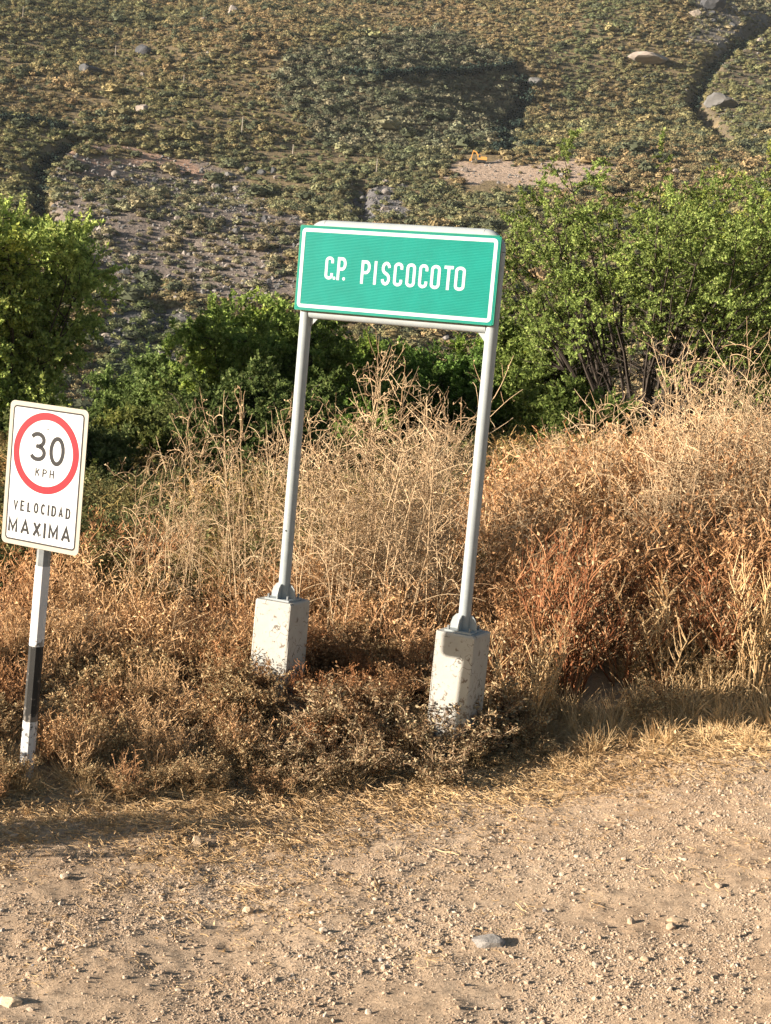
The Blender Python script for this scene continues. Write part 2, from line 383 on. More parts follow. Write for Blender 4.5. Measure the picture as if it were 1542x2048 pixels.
# ------------------------------------------------------------------ scatter with geometry nodes (for stuff only)
def proto_collection(name, meshes):
    c = bpy.data.collections.new(name)
    for k, me in enumerate(meshes):
        c.objects.link(bpy.data.objects.new('%s_%02d' % (name, k), me))
    return c
def scatter(name, P, rot, scl, idx, tint, coll, label):
    n = len(P); me = bpy.data.meshes.new(name); me.vertices.add(n); me.vertices.foreach_set('co', np.asarray(P, np.float32).ravel())
    def att(nm, ty, field, v):
        a = me.attributes.new(nm, ty, 'POINT'); a.data.foreach_set(field, v)
    att('rot', 'FLOAT_VECTOR', 'vector', np.asarray(rot, np.float32).ravel())
    sc = np.asarray(scl, np.float32); sc = np.repeat(sc[:, None], 3, 1) if sc.ndim == 1 else sc
    att('scl', 'FLOAT_VECTOR', 'vector', sc.ravel())
    att('idx', 'INT', 'value', np.asarray(idx, np.int32))
    t = np.ones((n, 4), np.float32)
    if tint is not None: t[:, :3] = tint
    att('tint', 'FLOAT_COLOR', 'color', t.ravel())
    o = link(name, me); tag(o, label, kind='stuff')
    g = bpy.data.node_groups.new(name, 'GeometryNodeTree')
    g.interface.new_socket('Geometry', in_out='INPUT', socket_type='NodeSocketGeometry')
    g.interface.new_socket('Geometry', in_out='OUTPUT', socket_type='NodeSocketGeometry')
    N = g.nodes; L = g.links; gi = N.new('NodeGroupInput'); go = N.new('NodeGroupOutput')
    ip = N.new('GeometryNodeInstanceOnPoints'); ci = N.new('GeometryNodeCollectionInfo')
    ci.inputs['Collection'].default_value = coll; ci.inputs['Separate Children'].default_value = True; ci.inputs['Reset Children'].default_value = True
    def na(nm, ty):
        x = N.new('GeometryNodeInputNamedAttribute'); x.data_type = ty; x.inputs['Name'].default_value = nm; return x.outputs['Attribute']
    e2r = N.new('FunctionNodeEulerToRotation'); L.new(na('rot', 'FLOAT_VECTOR'), e2r.inputs[0])
    L.new(gi.outputs[0], ip.inputs['Points']); L.new(ci.outputs[0], ip.inputs['Instance']); ip.inputs['Pick Instance'].default_value = True
    L.new(na('idx', 'INT'), ip.inputs['Instance Index']); L.new(e2r.outputs[0], ip.inputs['Rotation']); L.new(na('scl', 'FLOAT_VECTOR'), ip.inputs['Scale'])
    L.new(ip.outputs[0], go.inputs[0])
    md = o.modifiers.new('scatter', 'NODES'); md.node_group = g
    return o

# ---- hillside scrub
def hill_bush_proto(seed, spiky=False):
    r = np.random.default_rng(seed); B = Buf()
    V, T = ICO1; W = V * np.array([.42, .42, .36]) * (1 + r.uniform(-.25, .25, (len(V), 1))); W[:, 2] = np.maximum(W[:, 2], -.2) + .32
    B.add(W, None, T)
    n = 70
    d = r.normal(size=(n, 3)); d[:, 2] = np.abs(d[:, 2]) * .8 - .15; d /= np.linalg.norm(d, axis=1, keepdims=True)
    lump = 1 + .22 * np.sin(d[:, 0] * 5 + seed) * np.cos(d[:, 1] * 4 + seed * 2)
    c = d * np.array([.5, .5, .46]) * (r.uniform(.72, 1.08, n) * lump)[:, None] + np.array([0, 0, .34])
    nn = d + r.normal(size=(n, 3)) * .55
    leaf = (np.array([[-.085, -.06, 0], [.07, -.075, .03], [.085, .06, 0], [-.06, .08, .03]]), np.array([[0, 1, 2, 3]]), np.zeros((0, 3), int))
    replicate(B, leaf, rot_from_dir(nn, r.uniform(0, 6.3, n)) * r.uniform(.6, 1.25, n)[:, None, None], c)
    return B.mesh('hill_shrub', [MAT_HILLBUSH])
HB = proto_collection('hill_shrub', [hill_bush_proto(s) for s in range(7)])
def hill_points(n, x0, x1, y0, y1, seed):
    r = np.random.default_rng(seed); return r.uniform(x0, x1, n), r.uniform(y0, y1, n), r
X, Y, r = hill_points(290000, -330, 330, 175, 1050, 11)
half = (Y * .30 + 25); keep = np.abs(X) < half; X, Y = X[keep], Y[keep]
px, py = project(np.c_[X, Y, hill0(X, Y)])
keep = (px > -250) & (px < 1800) & (py < 1150) & (py > -200); X, Y = X[keep], Y[keep]
jx, jy = jit(X, Y)
zs = {k: inpoly(jx, jy, P) for k, P in dict(scree=Z_SCREE, pink=Z_PINK, creek=Z_CREEK, creek2=Z_CREEK2, dark=Z_DARK, green=Z_GREEN, green2=Z_GREEN2, right=Z_RIGHT, rocktr=Z_ROCKTR, leftlow=Z_LEFTLOW).items()}
zs['earth'] = inpoly(X + vn(X, Y, 5) * 7 + vn(X, Y, 2, 5) * 3, Y + vn(X, Y, 5, 3) * 14 + vn(X, Y, 2, 6) * 6, Z_EARTH)
dens = np.full(len(X), 1.0)
for k, v in dict(scree=.40, pink=.10, creek=.62, creek2=.15, earth=.05, rocktr=.42, right=.8).items(): dens[zs[k]] = v
dens *= (.45 + .75 * smooth(-.25, .15, vn(X, Y, 14, 6))) * (.75 + .35 * smooth(-.32, -.12, vn(X, Y, 6, 8)))
EXC = on_hill(962, 330); dens[(np.abs(X - EXC[0]) < 6) & (Y > EXC[1] - 34) & (Y < EXC[1] + 12)] = 0
keep = r.random(len(X)) < dens; X, Y = X[keep], Y[keep]; zs = {k: v[keep] for k, v in zs.items()}; n = len(X)
base = np.tile(np.array([.150, .118, .064]), (n, 1))
w = smooth(-.3, .35, vn(X, Y, 60, 9) + vn(X, Y, 18, 12) * .7)[:, None]
base = base * (1 - w) + np.array([.120, .110, .055]) * w
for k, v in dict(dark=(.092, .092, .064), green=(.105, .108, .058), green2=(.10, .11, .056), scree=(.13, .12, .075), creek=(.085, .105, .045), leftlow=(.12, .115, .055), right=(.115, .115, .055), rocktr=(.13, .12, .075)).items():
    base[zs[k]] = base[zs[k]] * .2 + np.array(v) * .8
base *= r.uniform(1.25, 2.5, (n, 1)); base[:, 0] *= r.uniform(.9, 1.12, n)
odd = r.random(n) < .10; base[odd] = np.array([.105, .115, .07]) * r.uniform(.8, 1.3, (odd.sum(), 1))
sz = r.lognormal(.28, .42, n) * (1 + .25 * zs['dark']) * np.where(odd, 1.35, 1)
sc3 = np.stack([sz * r.uniform(.9, 1.4, n), sz * r.uniform(.9, 1.3, n), sz * r.uniform(.6, .95, n)], -1)
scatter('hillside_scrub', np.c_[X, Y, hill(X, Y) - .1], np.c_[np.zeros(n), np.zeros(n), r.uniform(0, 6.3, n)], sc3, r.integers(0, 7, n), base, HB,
        'low olive and brown scrub covering the slope across the valley')
print('hill bushes', n)

# ---- near-black bush rows added to stand in for shadow lines on the slope
MAT_SHADE_BUSH = leaf_mat('shade_bush_leaf', [(0, (.020, .032, .028)), (.6, (.03, .045, .036)), (1, (.05, .065, .045))], .05)  # shade of the terrain steps put into the leaf colour
HBA = [np.array([list(v.co) for v in o.data.vertices]) for o in HB.objects]
def shade_bushes(pts, h, w, lab, seed):
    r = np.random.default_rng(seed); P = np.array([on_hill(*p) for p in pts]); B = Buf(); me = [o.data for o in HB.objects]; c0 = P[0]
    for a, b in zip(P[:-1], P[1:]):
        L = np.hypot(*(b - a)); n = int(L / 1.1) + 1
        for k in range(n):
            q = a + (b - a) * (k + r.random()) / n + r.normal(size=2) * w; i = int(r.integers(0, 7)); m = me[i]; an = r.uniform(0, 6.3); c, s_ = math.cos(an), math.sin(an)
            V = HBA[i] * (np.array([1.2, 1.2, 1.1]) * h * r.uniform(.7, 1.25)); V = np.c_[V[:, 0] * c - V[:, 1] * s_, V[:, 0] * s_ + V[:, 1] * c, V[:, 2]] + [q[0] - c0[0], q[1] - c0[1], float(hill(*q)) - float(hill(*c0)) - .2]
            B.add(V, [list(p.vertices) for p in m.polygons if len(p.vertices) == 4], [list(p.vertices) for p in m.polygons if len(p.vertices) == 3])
    o = link('shade_bushes', B.mesh('shade_bushes', [MAT_SHADE_BUSH]), None, (c0[0], c0[1], float(hill(*c0)))); tag(o, lab, 'shade_bushes')
shade_bushes([(682, 152), (760, 160), (860, 152), (960, 145), (1035, 140)], 4.2, .4, 'long row of added dark bushes in place of shade across the upper slope', 1)
shade_bushes([(1046, 150), (1050, 180), (1038, 215), (1008, 255), (1010, 305)], 4.2, 1.4, 'added dark bushes in place of shade running down from the long row', 2)
shade_bushes([(-20, 244), (60, 250), (120, 262)], 3.2, 1.2, 'added dark bushes in place of shade at the left edge above the leafy tree', 3)
shade_bushes([(150, 285), (100, 312), (82, 350), (80, 410)], 3.0, .8, 'added dark bushes in place of shade down the left side of the stony patch', 4)
shade_bushes([(1500, 70), (1430, 120), (1408, 160), (1390, 205)], 3.0, 1.0, 'added dark bushes in place of shade along the gully at the upper right', 5)
shade_bushes([(1040, 290), (1075, 296)], 2.6, .8, 'short row of added dark bushes as shade above the bare earth', 6)

# ---- rubble on the hillside
def rock_mesh(seed, mat, sub=ICO2, rough=.28, flat=(1, 1, .7)):
    r = np.random.default_rng(seed); V, T = sub; W = V.copy()
    for _ in range(14):                      # cut by random planes -> angular stone
        d = r.normal(size=3); d /= np.linalg.norm(d); h = r.uniform(.55, .95)
        k = W @ d; W = W - np.maximum(k - h, 0)[:, None] * d
    W = W * (1 + r.uniform(-.5, .5, (len(W), 1)) * rough * .35) * np.array(flat)
    return mesh_np('stone', W, None, T, [mat], np.zeros(len(T)))
HR = proto_collection('hill_stone', [rock_mesh(s, MAT_HILLROCK, ICO1) for s in range(5)])
X, Y, r = hill_points(75000, -200, 200, 190, 800, 5)
jx, jy = jit(X, Y)
d = .015 + 1.0 * inpoly(jx, jy, Z_SCREE) + 1.0 * inpoly(jx, jy, Z_CREEK) + .9 * inpoly(jx, jy, Z_CREEK2) + .5 * inpoly(jx, jy, Z_ROCKTR) + .12 * inpoly(jx, jy, Z_RIGHT) + .35 * inpoly(X, Y, Z_EARTH)
keep = r.random(len(X)) < d; X, Y = X[keep], Y[keep]; n = len(X); sz = r.lognormal(-.85, .45, n)
scatter('hillside_rubble', np.c_[X, Y, hill(X, Y)], r.uniform(0, 6.3, (n, 3)), sz, r.integers(0, 5, n), None, HR, 'loose grey rubble on the bare parts of the far slope')

# ------------------------------------------------------------------ dry vegetation prototypes
def curve_pts(p0, d0, L, n, bend, r, grav=0.0):
    p = np.array(p0, float); d = np.array(d0, float); d /= np.linalg.norm(d); out = [p.copy()]
    for _ in range(n):
        d = d + r.normal(size=3) * bend; d[2] += grav; d /= np.linalg.norm(d); p = p + d * (L / n); out.append(p.copy())
    return np.array(out)
LEAF = (np.array([[0, 0, 0], [.22, -.0, .45], [0, .12, 1.0], [-.22, 0, .5]]), np.array([[0, 1, 2, 3]]), np.zeros((0, 3), int))
def scatter_leaves(B, P, r, size, m, spread=1.0, up=.3, col=None):
    n = len(P); D = r.normal(size=(n, 3)); D[:, 2] += up
    s = size * r.uniform(.6, 1.4, n)
    replicate(B, LEAF, rot_from_dir(D, r.uniform(0, 6.3, n)) * s[:, None, None], P, m, col)
def weed_leafy(seed, single=False):
    """low withered weed, thin stems with curled leaves, about 1 m tall before scaling"""
    r = np.random.default_rng(seed); B = Buf(); LP = []
    for _ in range(20):
        a = r.uniform(0, 6.3); t = r.uniform(.1, 1.0)
        P = curve_pts((.06 * math.cos(a), .06 * math.sin(a), -.05), (math.cos(a) * t, math.sin(a) * t, 1), r.uniform(.6, 1.05), 6, .16, r)
        tube(B, P, np.linspace(.011, .004, 7), 3, 1)
        for k in range(2, 7):
            for _ in range(2):
                b = r.uniform(0, 6.3); Q = curve_pts(P[k], (math.cos(b), math.sin(b), .5), r.uniform(.12, .3), 3, .3, r)
                tube(B, Q, np.linspace(.006, .003, 4), 3, 1)
                for q in Q[1:]: LP += [q + r.normal(size=3) * .02 for _ in range(2)]
            LP += [P[k] + r.normal(size=3) * .03 for _ in range(3)]
    LP = np.array(LP); LP = np.vstack([LP, LP + r.normal(size=LP.shape) * .025]); scatter_leaves(B, LP, r, .055, 0)
    return B.mesh('leafy_weed', [MAT_LEAFOBJ, MAT_STEMOBJ] if single else [MAT_BROWNLEAF, MAT_BROWNSTEM])
def weed_broom(seed):
    """fine upright dry weed, many wiry stems with short side twigs and seed heads"""
    r = np.random.default_rng(seed); B = Buf(); LP = []
    for _ in range(26):
        a = r.uniform(0, 6.3); t = r.uniform(.02, .55); rr = r.uniform(0, .16)
        P = curve_pts((rr * math.cos(a), rr * math.sin(a), -.05), (math.cos(a) * t, math.sin(a) * t, 1), r.uniform(.55, 1.1), 6, .09, r)
        tube(B, P, np.linspace(.008, .003, 7), 3, 1)
        for k in range(2, 7):
            for _ in range(2):
                b = r.uniform(0, 6.3); Q = curve_pts(P[k], (math.cos(b) * .7, math.sin(b) * .7, .9), r.uniform(.08, .24), 3, .22, r)
                tube(B, Q, np.linspace(.005, .0025, 4), 3, 0)
                LP += [Q[-1], Q[2]]
    scatter_leaves(B, np.array(LP), r, .045, 0)
    return B.mesh('wiry_weed', [MAT_STRAW, MAT_BROWNSTEM])
def straw_tuft(seed):
    r = np.random.default_rng(seed); B = Buf()
    for _ in range(60):
        a = r.uniform(0, 6.3); t = r.uniform(.05, 1.1); rr = r.uniform(0, .14)
        P = curve_pts((rr * math.cos(a), rr * math.sin(a), -.03), (math.cos(a) * t, math.sin(a) * t, 1), r.uniform(.35, 1.0), 4, .14, r, -.06)
        tube(B, P, np.linspace(.010, .003, 5), 3, 0)
    return B.mesh('straw_tuft', [MAT_STRAW])
def litter_proto(seed):
    r = np.random.default_rng(seed); B = Buf()
    for _ in range(13):
        p = np.r_[r.normal(size=2) * .1, r.uniform(.0, .02)]; a = r.uniform(0, 6.3)
        tube(B, curve_pts(p, (math.cos(a), math.sin(a), r.uniform(-.02, .12)), r.uniform(.03, .12), 3, .2, r, -.02), .0019, 3, 0)
    scatter_leaves(B, np.c_[r.normal(size=(6, 2)) * .1, np.full(6, .006)], r, .028, 0, up=0)
    return B.mesh('straw_litter', [MAT_STRAW])
def stalk_plant(seed):
    """tall dead stalk with arching side branches, about 1 m before scaling"""
    r = np.random.default_rng(seed); B = Buf(); LP = []
    for st in range(r.integers(1, 4)):
        a = r.uniform(0, 6.3); t = r.uniform(.02, .25)
        P = curve_pts((.02 * st, .01 * st, -.03), (math.cos(a) * t, math.sin(a) * t, 1), r.uniform(.8, 1.0), 14, .045, r)
        tube(B, P, np.linspace(.0036, .0013, 15), 4, 0)
        for k in range(4, 15):
            for _ in range(r.integers(1, 4)):
                b = r.uniform(0, 6.3); L = r.uniform(.12, .38) * (1.25 - k / 20)
                Q = curve_pts(P[k], (math.cos(b), math.sin(b), r.uniform(.3, 1.3)), L, 8, .05, r, r.uniform(-.2, .1))
                tube(B, Q, np.linspace(.0018, .0008, 9), 3, 0)
                for j in range(3, 9):
                    if r.random() < .4:
                        c = r.normal(size=3); c[2] += .4
                        S = curve_pts(Q[j], c, r.uniform(.02, .07), 3, .25, r, -.05); tube(B, S, .0011, 3, 0); LP.append(S[-1])
    scatter_leaves(B, np.array(LP), r, .012, 0)
    return B.mesh('dry_stalk_plant', [MAT_STALK])
P_LEAFY = proto_collection('leafy_weed', [weed_leafy(s) for s in range(6)])
P_BROOM = proto_collection('wiry_weed', [weed_broom(s + 20) for s in range(6)])
P_STRAW = proto_collection('straw_tuft', [straw_tuft(s + 40) for s in range(5)])
P_LITTER = proto_collection('straw_litter', [litter_proto(s + 60) for s in range(6)])
STALKS = [stalk_plant(s + 80) for s in range(9)]
HOLE = on_ground(1200, 1385); PED_L = np.array([-0.692, 10.858]); PED_R = np.array([0.610, 10.249]); SPD = np.array([-2.17, 9.3])
def clear_of(X, Y, rad=.26):
    k = np.hypot((X - HOLE[0]), (Y - HOLE[1]) * .7) > .32
    for p, q in ((PED_L, rad), (PED_R, rad), (SPD, .07)):
        k &= np.hypot(X - p[0], Y - p[1]) > q
        along = (X - p[0]) * (0 - p[0]) + (Y - p[1]) * (0 - p[1]); nrm = np.hypot(*p); t = along / nrm
        side = np.abs((X - p[0]) * (-p[1]) + (Y - p[1]) * p[0]) / nrm
        k &= ~((t > 0) & (t < (.34 if rad > .2 and q > .2 else .1)) & (side < .17))
    return k
def weeds(name, coll, n, seed, xr, yr, srange, h, label, tintf, dens=None, np_=6, tilt=.15, wide=(.8, 1.3)):
    r = np.random.default_rng(seed); X = r.uniform(*xr, n); Y = r.uniform(*yr, n); s = edge_s(X, Y)
    k = (s > srange[0]) & (s < srange[1]) & clear_of(X, Y)
    px, _ = project(np.c_[X, Y, ground(X, Y)]); k &= (px > -350) & (px < 1900)
    if dens is not None: k &= r.random(n) < dens(X, Y, s)
    X, Y, s = X[k], Y[k], s[k]; n = len(X); H = h(X, Y, s) * r.uniform(.7, 1.25, n)
    w = r.uniform(*wide, n)
    scatter(name, np.c_[X, Y, ground(X, Y) - .01], np.c_[r.normal(size=(n, 2)) * tilt, r.uniform(0, 6.3, n)], np.c_[H * w, H * w, H], r.integers(0, np_, n),
            tintf(X, Y, s, r)[:, :3], coll, label); print(name, n)
def tints(*cols):
    C = np.array(cols)
    def f(X, Y, s, r):
        w = np.clip(.5 + vn(X, Y, 1.1, 5) * 1.6 + r.normal(size=len(X)) * .15, 0, .999) * (len(C) - 1)
        i = w.astype(int); t = (w - i)[:, None]; return (C[i] * (1 - t) + C[np.minimum(i + 1, len(C) - 1)] * t) * r.uniform(.8, 1.15, (len(X), 1))
    return f
rsd = lambda X: smooth(.7, 1.6, X)
weeds('withered_leafy_weeds', P_LEAFY, 2600, 1, (-5, 8), (7, 16), (.05, 2.6), lambda X, Y, s: .26 + .10 * smooth(.2, .9, s) + .04 * rsd(X), 'low withered brown weeds with curled leaves along the foot of the bank',
      tints((.75, .58, .48), (1.0, .92, .8), (1.15, 1.08, .92)), lambda X, Y, s: (.85 - .25 * smooth(1.4, 2.6, s)) * (1 - .85 * smooth(1.1, 1.7, X) * smooth(.75, .45, s)) * (1 - .6 * smooth(-.9, -1.5, X)) * (.45 + .55 * smooth(-.25, .15, vn(X, Y, .7, 12))))
weeds('wiry_dry_weeds', P_BROOM, 4200, 2, (-6, 9), (8, 20), (.15, 6), lambda X, Y, s: .30 + (.26 + .10 * smooth(-.9, -.3, X)) * smooth(1.0, 2.6, s) + .3 * rsd(X) * smooth(.3, 1.2, s) + .15 * smooth(1.2, 2.6, X) * smooth(1.6, 3.2, s), 'fine upright wiry dry weeds massed on the bank behind the signs',
      tints((.66, .42, .32), (.95, .74, .62), (1.05, .90, .80), (.78, .55, .44), (1.12, 1.0, .9)), lambda X, Y, s: (1 - smooth(.5, .4, s) * smooth(-1.4, -1.0, X)) * (1 - smooth(2.0, 3.0, s) * smooth(1.1, .5, X) * .93) * .35 + (1 - smooth(.5, .4, s) * smooth(-1.4, -1.0, X)) * (1 - smooth(2.0, 3.0, s) * smooth(1.1, .5, X) * .93) * .6 * smooth(-.25, .2, vn(X, Y, .8, 11)))
weeds('straw_grass', P_STRAW, 11000, 3, (-6, 10), (6.5, 17), (-.8, 1.0), lambda X, Y, s: .07 + .13 * smooth(-.2, .4, s) + .14 * smooth(1.0, 1.8, X) * smooth(-.65, -.1, s), 'pale dry grass along the edge of the gravel',
      tints((1, .95, .85), (1.25, 1.2, 1.1)), lambda X, Y, s: .9 * smooth(-.7, .1, s + .3 * smooth(.8, 1.6, X) + vn(X, Y, .5) * .7), 5, .3)
weeds('straw_litter', P_LITTER, 60000, 4, (-6, 9), (6, 16), (-2.6, .6), lambda X, Y, s: .65 + .3 * smooth(-1.2, 0, s), 'scattered straw and dead leaf litter on the dirt',
      tints((.8, .72, .65), (1.12, 1.06, .95)), lambda X, Y, s: .05 + .95 * smooth(-1.9, .0, s + vn(X, Y, .7, 4) * 1.5) ** 1.5, 6, .12)
weeds('far_dry_scrub', P_BROOM, 5200, 5, (-16, 22), (15, 62), (4.5, 60), lambda X, Y, s: .75 + 0 * s, 'thin dry brush on the flat ground beyond the bank',
      tints((.50, .52, .34), (.66, .62, .42), (.95, .82, .6)), lambda X, Y, s: (.08 + .55 * smooth(.06, .10, X / Y)) * (.6 + .4 * smooth(-.2, .2, vn(X, Y, 6))), 6, .2, (1.0, 1.8))
weeds('far_leafy_scrub', P_LEAFY, 6500, 6, (-16, 24), (13, 80), (3.2, 80), lambda X, Y, s: .55 + .2 * smooth(16, 24, Y), 'low olive brush on the flat ground beyond the bank',
      tints((.28, .40, .27), (.42, .50, .32), (.66, .64, .46)), lambda X, Y, s: .7 + .5 * smooth(-.2, .2, vn(X, Y, 5, 3)), 6, .2, (1.0, 1.9))

# tall dead stalks, each a plant of its own
def place_stalk(px, ptop, D, lab, grp, r, lean=None):
    d = ray(px, ptop); d = d / d[1]; top = np.array([d[0] * D, D, EYE + d[2] * D])
    bx = top[0] + r.uniform(-.15, .15); by = D; z = gz(bx, by); h = (top[2] - z) / .95
    if h < .35: return
    o = link('dry_stalk_plant', STALKS[r.integers(0, len(STALKS))], None, (bx, by, z)); tag(o, UNIQ.pop(ptop, lab), 'dry plant', grp)
    q = min(max(h, 1.0), 1.75) * (.72 if 'left of' in grp else 1); o.scale = (q * r.uniform(.8, 1.15), q * r.uniform(.8, 1.15), h); o.rotation_euler = (r.normal() * .05, r.normal() * .05, r.uniform(0, 6.3))
r = np.random.default_rng(99)
LBL_C = 'tall tan dead stalks with arching twigs tangled between the green sign posts'
LBL_R = 'tall straw coloured dead stalks massed in the thicket right of the green sign'
LBL_L = 'thin bare dead stalks with pale twigs standing left of the green sign'
UNIQ = {722: 'tall forked dead stalk just right of the left sign post', 702: 'tallest dead stalk between the sign posts under the green panel', 742: 'arching dead stalk beside the tallest one between the sign posts', 735: 'bare branching dead stalk just left of the left sign post', 812: 'single straight dead stalk midway between the two signs', 690: 'tallest dead stalk at the right edge of the photo'}
for px, pt in [(705, 722), (790, 702), (826, 742), (655, 838), (760, 790), (880, 790), (905, 760), (700, 850), (740, 860), (800, 830), (850, 820), (930, 860), (640, 900), (680, 900), (860, 880), (775, 900), (830, 900), (900, 880)]:
    place_stalk(px + r.uniform(-6, 6), pt, r.uniform(11.8, 14.0), LBL_C, 'dead stalks between the sign posts', r)
for _ in range(24):
    place_stalk(r.uniform(630, 950), r.uniform(800, 1000), r.uniform(11.6, 14.5), LBL_C, 'dead stalks between the sign posts', r)
for px, pt in [(1215, 743), (1195, 800), (1250, 850), (1130, 880), (1060, 870), (1165, 900), (1420, 730), (1480, 700), (1530, 690), (1390, 790), (1450, 760), (1510, 740), (1350, 830)]:
    place_stalk(px, pt, r.uniform(13, 15.5), LBL_R, 'dead stalks right of the green sign', r)
for _ in range(95):
    px = r.uniform(1010, 1640); place_stalk(px, (r.uniform(690, 960) if px > 1380 else r.uniform(790, 1000)) + max(0, 1330 - px) * .42, r.uniform(12.6, 17), LBL_R, 'dead stalks right of the green sign', r)
for px, pt in [(522, 735), (413, 812), (455, 850), (560, 835), (500, 870), (300, 905), (250, 880), (345, 935), (470, 930), (395, 900), (540, 900)]:
    place_stalk(px, pt, r.uniform(11.8, 14.5), LBL_L, 'dead stalks left of the green sign', r)
for _ in range(9):
    place_stalk(r.uniform(180, 590), r.uniform(960, 1070), r.uniform(11.0, 14.5), LBL_L, 'dead stalks left of the green sign', r)

MAT_REDSTEM = leaf_mat('red_brown_stem', [(0, (.14, .05, .025)), (.5, (.27, .11, .05)), (1, (.42, .22, .11))], .05)
MAT_GOLDSTEM = leaf_mat('golden_stem', [(0, (.42, .24, .10)), (.5, (.56, .36, .18)), (1, (.66, .47, .26))], .05)
def dead_bush(seed, m1, nst, fan, leaves):
    r = np.random.default_rng(seed); B = Buf(); LP = []
    for _ in range(nst):
        a = r.uniform(0, 6.3); t = r.uniform(0, fan); P = curve_pts((.05 * math.cos(a), .05 * math.sin(a), -.03), (math.cos(a) * t, math.sin(a) * t, 1), r.uniform(.6, 1.05), 8, .07, r)
        tube(B, P, np.linspace(.010, .003, 9), 4, 0)
        for k in range(3, 9):
            for _ in range(3):
                b = r.uniform(0, 6.3); Q = curve_pts(P[k], (math.cos(b) * .6, math.sin(b) * .6, 1), r.uniform(.1, .3), 4, .15, r); tube(B, Q, np.linspace(.005, .002, 5), 3, 0); LP += [Q[-1], Q[-2], Q[2]]
    if leaves: scatter_leaves(B, np.array(LP), r, leaves, 1)
    return B.mesh('dead_bush', [m1, MAT_LEAFOBJ])
def put_bush(px, py, h, w, m1, nst, fan, leaves, seed, lab, name='dead_bush', me=None, xyz=None):
    x, y = on_ground(px, py) if xyz is None else xyz
    o = link(name, me or dead_bush(seed, m1, nst, fan, leaves), None, (x, y, gz(x, y) - .01)); o.scale = (w, w, h); o.rotation_euler = (0, 0, seed * 1.3); return tag(o, lab, 'dead bush')
put_bush(1135, 1405, 1.05, 1.0, MAT_REDSTEM, 22, .55, .035, 1, 'dark reddish dead bush with upright stems right of the right concrete base')
put_bush(985, 1425, .62, .75, MAT_REDSTEM, 18, .7, .05, 8, 'dark brown dead bush overlapping the right side of the right concrete base')
put_bush(1090, 1330, 1.15, .9, MAT_REDSTEM, 20, .5, .03, 9, 'tall dark brown dead bush rising just right of the right sign post')
put_bush(1060, 1470, .85, .7, MAT_GOLDSTEM, 14, .7, .03, 2, 'golden dead bush with forked stems in front of the dark reddish one')
put_bush(1330, 1385, .85, 1.0, MAT_GOLDSTEM, 12, .6, .03, 3, 'golden dead bush over the dark hollow on the right')
put_bush(1500, 1400, .95, .8, MAT_GOLDSTEM, 22, .35, .02, 4, 'upright golden bundle of dead stems near the right edge')
put_bush(1240, 1370, .75, 1.0, MAT_REDSTEM, 10, .8, .035, 5, 'reddish dead bush arching over the dark hollow')
put_bush(1430, 1370, .9, 1.0, MAT_REDSTEM, 16, .5, .035, 6, 'reddish dead bush left of the golden bundle near the right edge')
put_bush(0, 0, .82, .75, MAT_GOLDSTEM, 26, .7, .06, 7, 'dead bush just outside the left edge casting its shadow on the dirt', xyz=(-3.55, 7.95))
LM = [weed_leafy(s + 300, True) for s in range(4)]
for i_, (px, py, h, lab) in enumerate([(905, 1520, .44, 'leafy withered bush at the foot of the right concrete base'), (835, 1500, .42, 'leafy withered bush just left of the right concrete base'), (985, 1500, .42, 'leafy withered bush just right of the right concrete base'),
        (740, 1500, .45, 'leafy withered bush midway between the concrete bases'), (640, 1480, .42, 'leafy withered bush right of the left concrete base'), (545, 1470, .20, 'leafy withered bush at the foot of the left concrete base'),
        (455, 1500, .30, 'leafy withered bush left of the left concrete base'), (700, 1570, .36, 'dark leafy withered bush at the front edge of the weeds'), (590, 1560, .34, 'low withered bush at the front edge left of centre'), (985, 1455, .55, 'taller withered bush covering the right side of the right concrete base'), (870, 1570, .32, 'low withered bush in front of the right concrete base')]):
    put_bush(px, py, h, h * 1.25, None, 0, 0, 0, 20 + i_, lab, 'withered_bush', LM[i_ % 4])

